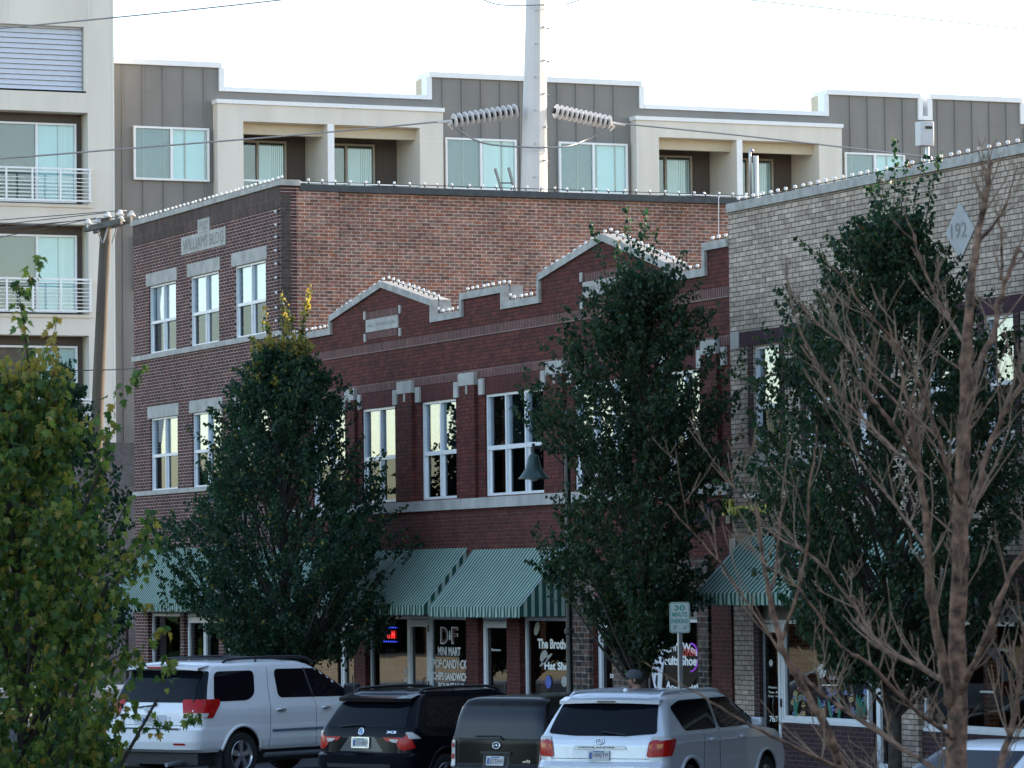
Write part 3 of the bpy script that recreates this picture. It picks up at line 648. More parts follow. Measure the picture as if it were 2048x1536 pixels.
# window painting: flowers, lettering
w = shopw[1567]; rr = random.Random(3)
cols = [mat('blue_flower_paint', (.16, .22, .45), .7, var=0), mat('yellow_flower_paint', (.38, .34, .15), .7, var=0), mat('pink_flower_paint', (.38, .16, .15), .7, var=0), mat('green_leaf_paint', (.05, .2, .14), .7, var=0), M_let]
fl = MB()
for i in range(46):
    px = rr.choice([rr.uniform(1584, 1616), rr.uniform(1640, 1680), rr.uniform(1688, 1735)]); py = rr.uniform(1395, 1434) if i % 3 else rr.uniform(1378, 1400)
    k = rr.choice([0, 0, 1, 2, 1]); r = rr.uniform(2.2, 4.5)
    for j in range(5):
        a = 2*math.pi*j/5+rr.random(); cx, cy = px+r*.7*math.cos(a), py+r*math.sin(a)
        fl.prism([FP(cx+r*.5*math.cos(t), cy+r*.62*math.sin(t), G) for t in [q*math.pi/4 for q in range(8)]], fm(0), .124+.0004*k, .132, mi=k)
for i in range(9):
    px = rr.uniform(1590, 1730); pts = [FP(px+6*math.sin(t*1.7+i), 1436-50*t*rr.uniform(.8, 1), G) for t in (0, .3, .6, 1)]
    fl.tube([(FX+.125, p[0], p[1]) for p in pts], [.03, .035, .03, .005], 5, mi=3)
fl.build('flower_painting', cols, w)
ftext(w, 'CLINIC', 1658, 1352, 1680, 1359, G, M_let); ftext(w, 'salon', 1668, 1339, 1684, 1348, G, M_let)
disc(w, 'round_emblem', 1643, 1342, 9, 14, M_let)
mb = MB(); mb.prism([FP(x, y, G) for x, y in ((1645, 1369), (1690, 1369), (1690, 1371.5), (1645, 1371.5))], fm(0), .126, .132); mb.build('white_line', M_let, w)
w = shopw[1520]
for s, x0, x1, y0, y1 in (('787', 1539, 1556, 1432, 1444), ('Hours', 1537, 1553, 1372, 1377), ('Tues - Fri', 1537, 1558, 1382, 1387), ('By appointment', 1537, 1560, 1390, 1395)): ftext(w, s, x0, y0, x1, y1, G+.05, M_let)
disc(w, 'round_emblem', 1542, 1326, 3.5, 7, M_let)
ftext(shopw[1848], 'coming', 1960, 1380, 1988, 1388, G, M_let)
# unseen building, added at the near end to keep the foreground trees shaded
nb = thing('unseen_shade_building', 'unseen tall brown brick building added at the near end of the block to shade the foreground', 'building', (FX+6, 30, 0))
mb = MB(); mb.box((FX, 0, 0), (FX+14, YB0-.02, 15)); mb.build('wall', B_redlow, nb)
# yellow letters on the brick
ysn = thing('letter_sign', 'yellow raised letter sign fixed where the red brick meets the blond brick', 'sign', (FX, FP(1490, 1010)[0], FP(1490, 1010)[1]))
def raised(parent, s, x0, x1, y0, y1, mt, name='letters', bold=.04):
    mb = MB(); a, b_ = FP(x0, y1)[0], FP(x1, y1)[0]; z0, z1 = FP((x0+x1)/2, y1)[1], FP((x0+x1)/2, y0)[1]
    vs, fs = text_mesh(s, bold, 1.0, .0); w_, h_ = vs[:, 0].max(), vs[:, 1].max()
    for d in (.10, .08, .06, .04): mb.add([(FX-d, a+(b_-a)*x/w_, z0+(z1-z0)*y/h_) for x, y, _ in vs], fs)
    return mb.build(name, mt, parent)
M_yel = mat('yellow_sign_paint', (.50, .47, .03), .4, var=.08)
raised(ysn, 'N', 1455, 1473, 999, 1031, M_yel); raised(ysn, 'u', 1474, 1484, 1014, 1031, M_yel); raised(ysn, 'ves', 1487, 1545, 1010, 1030, M_yel)
raised(ysn, 'the', 1497, 1530, 984, 996, M_wtrim)
# ------------------------------------------------------------------ awnings
def awning(xl, xr, label, drop=1.0, p=.9, ztop=None):
    y1, y0 = FP(xl, 1098)[0], FP(xr, 1098)[0]
    z1 = ztop; z0 = z1-drop
    r = thing('awning', label, 'awning', (FX, (y0+y1)/2, z1), group='striped shop awnings along the brick fronts')
    n = max(4, int((y1-y0)/.35)); c = MB()
    for i in range(n):
        for j in range(6):
            q = []
            for (ii, jj) in ((i, j), (i+1, j), (i+1, j+1), (i, j+1)):
                t = jj/6; u = ii/n; sag = -.02*math.sin(math.pi*t)-.012*math.sin(u*n*math.pi)**2*math.sin(math.pi*t)
                q.append((FX-.01-p*t, y0+(y1-y0)*u, z1-drop*t+sag))
            c.add(q, [(0, 1, 2, 3)])
    c.build('canopy', M_awn, r)
    v = MB(); k = int((y1-y0)/.145)*4
    for i in range(k):
        a, b_ = y0+(y1-y0)*i/k, y0+(y1-y0)*(i+1)/k
        f = lambda y: z0-.17-.03*abs(math.sin((y-y0)/.145*math.pi)); wv = lambda y, q: FX-.01-p-.012*math.sin(y*21)*q
        v.add([(wv(a, 0), a, z0), (wv(b_, 0), b_, z0), (wv(b_, 1), b_, f(b_)), (wv(a, 1), a, f(a))], [(0, 1, 2, 3)])
    v.build('valance', M_awn, r)
    s = MBS()
    for yy in (y0, y1): s.add([(FX-.02, yy, z1-.02), (FX-.02, yy, z0), (FX-p, yy, z0), (FX-.02-p, yy, z0-.17), (FX-.02, yy, z0-.17)], [(0, 1, 2), (1, 2, 3, 4)])
    s.build('side_panel', stripes_x, r)
    s = MB()
    for yy in (y0+.02, y1-.02): s.tube([(FX-.02, yy, z1-.04), (FX-p, yy, z0-.01), (FX-.02, yy, z0-.01)], .014, 6)
    s.tube([(FX-p+.02, y0, z0-.02), (FX-p+.02, y1, z0-.02)], .014, 6); s.build('awning_frame', M_galv, r)
def _sx():
    m = stripes('green_white_awning_side', (.006, .058, .042), (.27, .35, .29), .145, .55)
    for l in list(m.node_tree.links):
        if l.from_socket.name == 'Y': m.node_tree.links.new(l.from_node.outputs['X'], l.to_socket); break
    return m
stripes_x = _sx()
awning(285, 468, 'leftmost striped green and white awning, on the brown brick building', ztop=4.03, drop=1.22, p=.85)
awning(490, 700, 'striped awning mostly hidden behind the conical street tree', ztop=3.95, drop=1.1)
awning(716, 936, 'striped green and white awning over the mini mart door and window', ztop=3.84, drop=1.06)
awning(947, 1132, 'striped green and white awning over the hat shop entrance', ztop=3.80, drop=1.05)
awning(1490, 1690, 'striped awning on the blond brick building, right of the parking sign', ztop=3.88, drop=.9)
awning(1750, 1960, 'striped awning at the far right behind the bare branches', ztop=3.86, drop=.9)
# ================================================================== APARTMENTS BEHIND
YD, YV, YT = 108.0, 107.6, 107.0               # dark siding, balcony blocks, tower
ap = thing('apartment_building', 'long grey and beige apartment building with balconies, behind the brick shops', 'building', (45, 108, 0))
def X(px, py, Y): return YP(px, py, Y)[0]
def Zz(px, py, Y): return YP(px, py, Y)[1]
md, mv, mt_ = ym(YD), ym(YV), ym(YT)
ZL = (Zz(650, 189, YD)+Zz(1450, 226, YD))/2    # low roof line
ZH = (Zz(330, 123, YD)+Zz(1060, 158, YD))/2    # raised roof line
seg = [(228, 437), (862, 1277), (1655, 1834), (1862, 2038)]
rx = [(X(a, 150, YD) if a > 228 else 31.0, X(b_, 160, YD)) for a, b_ in seg]
xend = 80.0; x0w = 31.0
bal = [(487, 655, 668, 840), (1318, 1473, 1484, 1638)]   # openings of both balcony blocks
zo1 = Zz(560, 245, YV)+.0                       # opening top
blocks = []
for (a, b_, c, d), (l, r) in zip(bal, ((435, 886), (1272, 1683))):
    blocks.append((X(l, 230, YV), X(r, 240, YV), X(a, 300, YV), X(b_, 300, YV), X(c, 300, YV), X(d, 300, YV)))
ZVT = (Zz(600, 206, YV)+Zz(1450, 243, YV))/2
mb = MB(); dh = []
for bl in blocks:
    for a, b_ in ((bl[2], bl[3]), (bl[4], bl[5])): dh.append((a-.02, b_+.02, zo1-2.95, zo1+.3)); dh.append((a-.02, b_+.02, zo1-6.1, zo1-3.4))
holes_wall(mb, md, x0w, xend, -.1, ZL-.1, dh, .3)
for a, b_ in rx: mb.box((a, YD, ZL-.098), (b_, YD+.8, ZH-.1))
for a, b_ in zip([rx[0][1], rx[1][1], rx[2][1], rx[3][1]], [rx[1][0], rx[2][0], rx[3][0], xend]):
    mb.box((a+.003, YD, ZL-.1+.001), (b_-.003, YD+.3, ZL))
mb.build('siding_wall', M_sid, ap)
mb = MB()                                        # standing battens
x = x0w+.5
while x < xend:
    zt = ZH-.12 if any(a+.1 < x < b_-.1 for a, b_ in rx) else ZL-.12
    if not any(bl[0]-.1 < x < bl[1]+.1 for bl in blocks): mb.box((x-.02, YD-.035, 3), (x+.02, YD-.001, zt))
    x += .62
mb.build('battens', M_sid, ap)
tr = MB(); rt = MB()
for i, (a, b_) in enumerate(rx):
    tr.box((a-.08, YD-.08, ZH-.1), (b_+.08, YD+.85, ZH+.06))
    tr.box((b_, YD-.06, ZL+.0), (b_+.16, YD+.84, ZH-.101))
    if i: tr.box((a-.16, YD-.06, ZL+.0), (a, YD+.35, ZH-.101)); rt.box((a-.15, YD+.352, ZL), (a-.005, YD+.84, ZH-.102))
for a, b_ in zip([rx[0][1], rx[1][1], rx[2][1], rx[3][1]], [rx[1][0], rx[2][0], rx[3][0], xend]):
    tr.box((a+.162, YD-.07, ZL-.0), (b_-.162, YD+.4, ZL+.13))
tr.build('roof_trim', M_wtrim, ap); rt.build('parapet_return', M_cream, ap)
jn = MB(); wr = MBS()
for bl in blocks:
    mb = MB()
    l, r, a, b_, c, d = bl
    hs = []
    for k in range(3): hs += [(a, b_, zo1-2.75-3.15*k, zo1-3.15*k), (c, d, zo1-2.75-3.15*k, zo1-3.15*k)]
    holes_wall(mb, mv, l, r, 2.0, ZVT-.08, hs, .399)
    mb.build('balcony_block', M_beige, ap); tr2 = (l-.04, r+.04)
    wr.box((tr2[0], YV-.05, ZVT-.078), (tr2[1], YD-.002, ZVT+.04))
    for u in (l+.02, a-.05, (a+b_)/2+1, b_+.02 if 0 else d+.08, r-.03): jn.box((u-.012, YV-.006, zo1+.01), (u+.012, YV-.001, ZVT-.09))
    for u in (l+.02, r-.02): jn.box((u-.014, YV-.007, 3), (u+.014, YV-.001, zo1))
    for u0, u1 in ((l, a-.01), (d+.01, r)): jn.box((u0, YV-.005, zo1-.4), (u1, YV-.001, zo1-.38))
jn.build('panel_joints', M_joint, ap); wr.build('balcony_coping', M_wtrim, ap)
for bi, bl in enumerate(blocks):
    l, r, a, b_, c, d = bl
    for k in range(2):
        for j, (u0, u1) in enumerate(((a, b_), (c, d))):
            zt = zo1-3.15*k; zb = zt-2.75
            q = MB(); q.box((u0-.05, YV+.401, zt+.002), (u1+.05, YV+2.1, zt+.12)); q.box((u0, YV+.40, zt-.32), (u1, YV+.55, zt)); q.build('balcony_soffit', M_cream, ap)
            q = MBS(); q.box((u0-.11, YV+.402, zb), (u0-.002, YV+1.9, zt)); q.box((u1+.002, YV+.402, zb), (u1+.11, YV+1.9, zt)); q.build('balcony_side', M_beige, ap)
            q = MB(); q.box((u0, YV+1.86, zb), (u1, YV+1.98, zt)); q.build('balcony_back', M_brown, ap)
            q = MB(); q.box((u0, YV+.02, zb-.15), (u1, YV+1.9, zb)); q.build('balcony_floor', M_beige, ap)
            if k == 0:
                w_ = window(ap, ym(YV+1.70), u0+.15, u0+1.95, zb+.02, zt-.34, 2, 0, 0.05, .06, mf=mat('tan_door_frame', (.38, .34, .28), .5), mg=M_panea, room=True)
                g = MB(); um = u0+1.05; mbox(g, ym(YV+1.70), um, um+.42, zb, zt-.45, .1, .105); g.build('blind', M_blind, w_)
                g = MB()
                for t in range(8): mbox(g, ym(YV+1.70), um+.42+t*.06, um+.46+t*.06, zb, zt-.45, .1, .11)
                g.build('vertical_blinds', M_curt, w_)
                q = MB(); q.box((u0, YV+.06, zb+1.02), (u1, YV+.10, zb+1.07))
                for t in range(8): q.box((u0, YV+.07, zb+.1+t*.11), (u1, YV+.085, zb+.12+t*.11))
                q.build('balcony_railing', M_wtrim, ap)
    q = MB(); q.box((b_+.0, YV-.03, 3), (c, YV-.002, zo1)); q.build('white_post', M_wtrim, ap)
# windows of the siding wall
wz1 = Zz(340, 255, YD); wz0 = Zz(340, 362, YD)
for a, b_ in ((265, 416), (888, 1030), (1115, 1252), (1686, 1806)):
    u0, u1 = X(a, 300, YD), X(b_, 300, YD)
    for k in (0, 1):
        w_ = window(ap, ym(YD-.16), u0, u1, wz0-3.15*k, wz1-3.15*k, 2, 0, .06, .06, mf=M_wtrim, mg=M_panea, room=False)
        g = MB(); mbox(g, ym(YD-.16), u0+.05, (u0+u1)/2, wz0-3.15*k+.04, wz1-3.15*k-.04, .152, .157); g.build('insect_screen', mat('grey_screen', (.10, .15, .17), .8, var=.15), w_)
        g = MB(); mbox(g, ym(YD-.16), (u0+u1)/2, u1-.05, wz0-3.15*k+.04, wz1-3.15*k-.04, .152, .157); g.build('blind', M_curt if a in (888,) else mat('pale_aqua_blind', (.60, .71, .72), .7, var=.05), w_)
# tower on the left
xt = X(229, 300, YT); xl = 22.0
T = lambda px, py: YP(px, py, YT)
op = [(xl+.5, T(168, 100)[0], T(80, 179)[1], T(80, 50)[1])]
rows = [(222, 407), (447, 628), (670, 868)]
ztb = [(T(80, b_)[1], T(80, a)[1]) for a, b_ in rows]
for zb, zt in ztb: op.append((xl+.5, T(176, 300)[0], zb, zt))
zbase = T(230, 885)[1]
mb = MB(); holes_wall(mb, mt_, xl, xt, zbase, T(100, -60)[1], op, .4)
mb.box((xt-.3, YT+.402, zbase), (xt-.002, YD-.002, T(100, -60)[1])); mb.build('tower_wall', M_beige, ap)
mb = MB(); o = op[0]
z = o[2]
while z < o[3]: mb.add([(o[0], YT+.12, z), (o[1]-.02, YT+.12, z), (o[1]-.02, YT+.02+.14, z+.13), (o[0], YT+.16, z+.13)], [(0, 1, 2, 3)]); mb.add([(o[0], YT+.12, z), (o[1]-.02, YT+.12, z), (o[1]-.02, YT+.22, z-.02), (o[0], YT+.22, z-.02)], [(3, 2, 1, 0)]); z += .147
mb.box((o[0], YT+.24, o[2]), (o[1], YT+.3, o[3])); mb.box((o[0], YT+.0, o[2]-.05), (o[1]+.05, YT+.2, o[2]+.004)); mb.build('louvre', M_galv2 if False else mat('pale_louvre_metal', (.55, .57, .62), .4, var=.05), ap)
jn = MB()
for u in (T(18, 20)[0], T(177, 20)[0]): jn.box((u-.012, YT-.006, op[0][3]+.05), (u+.012, YT-.001, T(100, -60)[1]))
for py in (35, 245, 405, 640, 690): z = T(200, py)[1]; jn.box((T(179, py)[0], YT-.006, z-.01), (xt-.02, YT-.001, z+.01))
for k in range(2): u = T(20, 200)[0]; zz = T(20, (185, 415)[k])[1]; zy = T(20, (217, 440)[k])[1]; jn.box((u-.01, YT-.006, zy), (u+.01, YT-.001, zz))
jn.box((xt-.06, YT-.007, zbase), (xt-.02, YT-.001, T(100, -60)[1])); jn.build('panel_joints', M_joint, ap)
for k, (zb, zt) in enumerate(ztb):
    a, b_ = op[1+k][0], op[1+k][1]
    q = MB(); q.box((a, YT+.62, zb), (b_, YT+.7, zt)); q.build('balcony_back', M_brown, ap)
    q = MB(); q.box((a, YT+.401, zt+.002), (b_+.2, YT+.7, zt+.1)); q.box((b_+.001, YT+.401, zb), (b_+.1, YT+.7, zt)); q.build('balcony_soffit', M_cream, ap)
    w_ = window(ap, ym(YT+.46), T(5, 300)[0]-1.2, T(163, 300)[0], zb+.08, zt-.27, 2 if k < 0 else 3, 0, .05, .055, mf=M_wtrim, mg=M_panea, room=True)
    ga = T(80, 300)[0]; gb = T(163, 300)[0]; g = MB(); mbox(g, ym(YT+.46), ga+.7, gb-.05, zb+.1, zt-.3, .13, .14); g.build('vertical_blinds', M_curt, w_)
    g = MB(); mbox(g, ym(YT+.46), ga+.05, ga+.68, zb+.1, zt-.3, .14, .15); g.build('blind', mat('pale_aqua_blind', (.60, .71, .72), .7), w_)
    q = MB(); z0 = zb+.06; z1 = zb+1.0; e = T(178, 300)[0]
    q.box((a, YT-.22, z1-.05), (e, YT-.16, z1)); q.box((a, YT-.22, z0), (e, YT-.16, z0+.05)); q.box((a, YT-.21, z1-.14), (e, YT-.17, z1-.11))
    for u in (T(8, 300)[0], T(60, 300)[0], T(116, 300)[0], e-.05): q.box((u-.025, YT-.235, z0), (u+.025, YT-.185, z1))
    for t in range(6): q.box((a, YT-.2, z0+.12+t*.105), (e, YT-.185, z0+.14+t*.105))
    q.box((e-.05, YT-.16, z1-.05), (e, YT+.1, z1)); q.box((e-.05, YT-.16, z0), (e, YT+.1, z0+.05)); q.build('balcony_railing', M_wtrim, ap)
    q = MB(); q.box((a, YT-.05, zb-.09), (b_+.12, YT+.4, zb-.002)); q.build('balcony_slab', M_beige, ap)
mb = MB(); mb.box((xl, YT+.05, -.1), (42, YT+.9, zbase-.002)); mb.build('block_base', B_block, ap)
mb = MB(); mb.box((xl-.5, YT-.12, .3), (42, YT+.04, .42)); mb.build('base_kerb', M_wtrim, ap)
# ================================================================== STEEL POWER POLE
YPL = 97.0
def PP(px, py): x, z = YP(px, py, YPL); return Vector((x, YPL, z))
pt = PP(1072, 0); pb = PP(1068, 376); sl_ = (pt-pb)/(pt.z-pb.z)
base = pb+sl_*(0-pb.z); base.y = YPL
sp_ = thing('steel_power_pole', 'tall tapered white steel power pole with step bolts rising behind the brick buildings', 'power pole', tuple(base))
rad_at = lambda z: .36-(z-pb.z)*.0165
mb = MB(); ztop = 22.0; rr_ = []
for z in (0, pb.z, 16, ztop): rr_.append((rad_at(z), z))
mb.lathe([(r, z) for r, z in rr_], (base.x, base.y, 0), tuple(sl_), 12)
mb.build('shaft', M_steel, sp_)
mb = MB()
for i in range(26):
    z = 9.5+i*.45; r = rad_at(z)
    a = rad(-65) if i % 2 else rad(-110)
    d = Vector((math.cos(a), math.sin(a), 0)); c = base+sl_*z+d*r
    mb.tube([c-d*.05, c+d*.09], .022, 6); 
    a = rad(-12); d = Vector((math.cos(a), math.sin(a), 0)); c = base+sl_*z+d*r
    if i % 2: mb.tube([c-d*.05, c+d*.07], .03, 6)
mb.build('step_bolts', M_galv, sp_)
def insulators(p0, p1, n, label):
    t = thing('insulator_string', label, 'insulator', tuple(p0), group='porcelain insulator strings on the steel pole')
    ax = (p1-p0).normalized(); L_ = (p1-p0).length; d0 = None
    rod = MB(); rod.tube([p0, p1], .022, 8); rod.build('rod', M_galv, t)
    for i in range(n):
        c = p0+ax*(L_*(i+.6)/n)
        if d0 is None:
            mb = MB(); mb.lathe([(.06, -.03), (.18, -.012), (.2, .012), (.185, .026), (.06, .03)], c, ax, 20); mb.lathe([(.075, -.1), (.08, -.03)], c, ax, 12, mi=1); mb.lathe([(.06, .03), (.065, .08)], c, ax, 12, mi=1); d0 = mb.build('disc', [M_porc, M_sock], t, smooth='auto'); dc = c
        else: copy_to(d0, t, c-dc)
    return t
yoff = Vector((0, -.1, 0))
li0, li1 = PP(1034, 222)+yoff, PP(902, 243)+yoff
ri0, ri1 = PP(1103, 222)+yoff, PP(1217, 246)+yoff
insulators(li0, li1, 12, 'string of grey porcelain discs on the left side of the steel pole')
insulators(ri0, ri1, 12, 'string of grey porcelain discs on the right side of the steel pole')
def wire(name, pts, r, label, m_=None, group=None, cat='power line', seg=24):
    t = MB(); P3 = [Vector(p) for p in pts]
    # smooth through the points
    out = []
    for i in range(len(P3)-1):
        p0 = P3[max(i-1, 0)]; p1 = P3[i]; p2 = P3[i+1]; p3 = P3[min(i+2, len(P3)-1)]
        for k in range(seg):
            s = k/seg; out.append(.5*((2*p1)+(p2-p0)*s+(2*p0-5*p1+4*p2-p3)*s*s+(3*p1-p0-3*p2+p3)*s**3))
    out.append(P3[-1]); t.tube(out, r, 6); o = t.build(name, m_ or M_wirel, None, smooth=True); tag(o, label, cat, group); return o
wire('power_cable', [PP(-200, 332)+yoff, PP(0, 318)+yoff, PP(265, 297)+yoff, PP(600, 270)+yoff, PP(900, 242)+yoff], .022, 'power cable running left from the insulators on the steel pole')
wire('power_cable', [PP(1217, 246)+yoff, PP(1480, 272)+yoff, PP(1750, 303)+yoff, PP(2150, 350)+yoff], .022, 'power cable running right from the insulators on the steel pole')
wire('jumper_cable', [PP(902, 245)+yoff, PP(915, 262)+yoff, PP(965, 287)+yoff, PP(1030, 299)+yoff*6, PP(1110, 298)+yoff*6, PP(1170, 280)+yoff, PP(1205, 262)+yoff, PP(1217, 247)+yoff], .024, 'slack jumper cable looping under the insulators in front of the steel pole')
wire('power_cable', [PP(-100, 68), PP(0, 57), PP(300, 28), PP(560, 0), PP(700, -18)], .02, 'power cable crossing the sky in the top left corner')
wire('power_cable', [PP(1400, -9), PP(1500, 0), PP(1800, 32), PP(2150, 70)], .014, 'faint power cable crossing the sky at the top right')
wire('jumper_cable', [PP(940, -12), PP(965, -1), PP(1005, 10), PP(1072, 16)+yoff*6, PP(1130, 8), PP(1165, -2), PP(1190, -12)], .016, 'short sagging cable passing the steel pole at the top edge')
for px, py in ((902, 243), (1217, 246)):
    mb = MB(); c = PP(px, py)+yoff; s_ = -1 if px < 1000 else 1
    mb.tube([c+Vector((.05*s_*-1, 0, .03)), c+Vector((.12*s_, 0, -.12)), c+Vector((.0, 0, -.22))], [.05, .04, .02], 8); mb.tube([c, c+Vector((.45*s_, 0, -.05))], [.04, .03], 8)
    o = mb.build('cable_clamp', M_steel, None, smooth='auto'); tag(o, 'metal cable clamp at the %s end of the insulator strings' % ('left' if px < 1000 else 'right'), 'clamp')
# ================================================================== WOODEN UTILITY POLE
YU = 93.5
def UP(px, py, dy=0): x, z = YP(px, py, YU+dy); return Vector((x, YU+dy, z))
a = UP(214, 437); b_ = UP(192, 880); s_ = (b_-a)/(b_.z-a.z); c = a+s_*(0-a.z)
up_ = thing('utility_pole', 'leaning weathered wooden utility pole with crossarms and white insulators', 'utility pole', tuple(c))
mb = MB(); n_ = 14
mb.tube([c+(a-c)*t+Vector((.02*math.sin(5*t), 0, 0)) for t in [i/n_ for i in range(n_+1)]], [.185-.05*i/n_ for i in range(n_+1)], 14); mb.build('shaft', M_wood, up_, smooth='auto')
dirA = Vector((.0, 1, 0))                        # arms run with the street front
def arm(px0, py0, px1, py1, dx, ):
    p = UP(px0, py0)+Vector((dx, 0, 0)); q = UP(px1, py1)+Vector((dx, 0, 0))
    # true direction: along -y going right
    mb = MB(); d = (q-p); w_ = d.normalized().cross(Vector((0, 0, 1)))*.055; h = Vector((0, 0, .07))
    vs = [p-w_-h, p+w_-h, p+w_+h, p-w_+h, q-w_-h, q+w_-h, q+w_+h, q-w_+h]
    mb.add(vs, [(0, 1, 2, 3), (7, 6, 5, 4), (0, 4, 5, 1), (1, 5, 6, 2), (2, 6, 7, 3), (3, 7, 4, 0)]); mb.build('crossarm', M_woodd, up_, bevel=.01); return p, q
ymn = Vector((0, -.22, 0)); ymp = Vector((0, .2, 0))
def arm2(px0, py0, px1, py1, dy):
    p = YP(px0, py0, YU+dy+.45); q = YP(px1, py1, YU+dy-.45); p = Vector((p[0], YU+dy+.45, p[1])); q = Vector((q[0], YU+dy-.45, q[1]))
    mb = MB(); d = q-p; w_ = d.normalized().cross(Vector((0, 0, 1)))*.055; h = Vector((0, 0, .07))
    vs = [p-w_-h, p+w_-h, p+w_+h, p-w_+h, q-w_-h, q+w_-h, q+w_+h, q-w_+h]
    mb.add(vs, [(0, 1, 2, 3), (7, 6, 5, 4), (0, 4, 5, 1), (1, 5, 6, 2), (2, 6, 7, 3), (3, 7, 4, 0)]); mb.build('crossarm', M_woodd, up_, bevel=.01); return p, q
A1 = arm2(170, 459, 243, 442, -.25); A2 = arm2(188, 462, 263, 439, .25)
mb = MB()
for pa, pb_ in (((196, 462), (204, 486)), ((233, 456), (224, 486)), ((216, 452), (207, 486))): mb.tube([UP(*pa, -.2), UP(*pb_, -.12)], .018, 6)
mb.build('brace', M_galv, up_)
mb = MB()
ins = [(176, 444, -.25), (195, 441, 0), (215, 430, 0), (240, 426, .2), (242, 438, -.2), (263, 428, .25)]
for px, py, dy in ins:
    p = UP(px, py, dy); mb = MB(); mb.lathe([(.02, -.14), (.025, -.06), (.1, -.055), (.11, -.02), (.06, .0), (.075, .03), (.04, .06), (.045, .08), (.01, .085)], p, (.1, 0, 1), 14); mb.build('insulator', M_porw, up_, smooth='auto')
for i, (px, py, dy) in enumerate(ins[:5]):
    p = UP(px, py, dy); p.z += .06
    q = YP(-150, [505, 478, 466, 452, 470][i], YU+dy); wire('service_cable', [(q[0], YU+dy, q[1]), tuple(p)], .011, 'thin cable from the wooden utility pole to the left edge of the picture', M_wire, 'thin cables left of the wooden utility pole')
p = UP(240, 426, .2); p2 = UP(263, 428, .25); w1 = FP(300, 440, -.2); 
wire('service_cable', [tuple(p+Vector((0, 0, .06))), tuple(p2+Vector((0, 0, .06))), (FX+.2, w1[0], w1[1])], .009, 'pale cable from the wooden utility pole to the brick parapet', M_wirel)
q = YP(60, 742, YU); w1 = FP(270, 737, .02); wire('service_cable', [(q[0], YU, q[1]), tuple(UP(203, 740)), (FX-.02, w1[0], w1[1])], .014, 'dark cable from the utility pole to the middle of the brown brick wall', M_wire)
# ================================================================== ROOF THINGS
def YS_(px, py, Y): x, z = YP(px, py, Y); return Vector((x, Y, z))
ld = thing('roof_ladder', 'steel roof ladder top sticking up beside the steel pole', 'ladder', tuple(YS_(1012, 400, 84)))
mb = MB()
for a_, b2 in (((990, 337), (1008, 395)), ((1017, 335), (1033, 395))): mb.tube([YS_(*a_, 84), YS_(*b2, 84)], .035, 4)
mb.build('rails', mat('ladder_metal', (.2, .2, .21), .3, metal=.6), ld)
mb = MB(); mb.tube([YS_(999, 366, 84), YS_(1026, 366, 84)], .015, 6); mb.tube([YS_(1005, 388, 84), YS_(1032, 388, 84)], .015, 6); mb.build('rungs', M_black, ld)
vp = thing('vent_pipe', 'thin galvanised vent pipe with hooked cap behind the blond brick parapet', 'pipe', tuple(YS_(1501, 430, 66)))
mb = MB(); mb.tube([YS_(1503, 440, 66), YS_(1500, 312, 66), YS_(1500, 303, 66), YS_(1503, 299, 66), YS_(1506, 303, 66)], .028, 8); mb.build('pipe', M_galv, vp, smooth=True)
vp = thing('flue_pipe', 'thicker pale metal flue pipe standing right of the thin vent pipe', 'pipe', tuple(YS_(1512, 430, 66)))
mb = MB(); mb.tube([YS_(1513, 440, 66), YS_(1511, 312, 66)], .05, 10); mb.build('pipe', M_galv, vp, smooth='auto')
ub = thing('electrical_box', 'pale grey electrical box on a conduit above the blond brick parapet', 'electrical box', tuple(YS_(1853, 400, 64)))
p = YS_(1842, 291, 64); q = YS_(1868, 243, 64); mb = MB(); mb.box((p.x, 64, p.z), (q.x, 64.22, q.z)); mb.build('cabinet', mat('pale_grey_enamel', (.55, .55, .55), .4, var=.08), ub, bevel=.015)
mb = MB(); mb.box((p.x+.1, 63.985, q.z-.14), (q.x-.05, 63.999, q.z-.09)); mb.build('warning_plate', M_sock, ub)
mb = MB(); mb.tube([YS_(1855, 420, 64.1), YS_(1854, 290, 64.1)], .045, 10); mb.build('conduit', M_galv, ub, smooth='auto')
wire('conduit', [YS_(1437, 392, YW0-.03), YS_(1437, 480, YW0-.03), YS_(1437, 560, YW0-.03)], .014, 'thin pale conduit running down the weathered brick side wall', M_galv, cat='conduit')
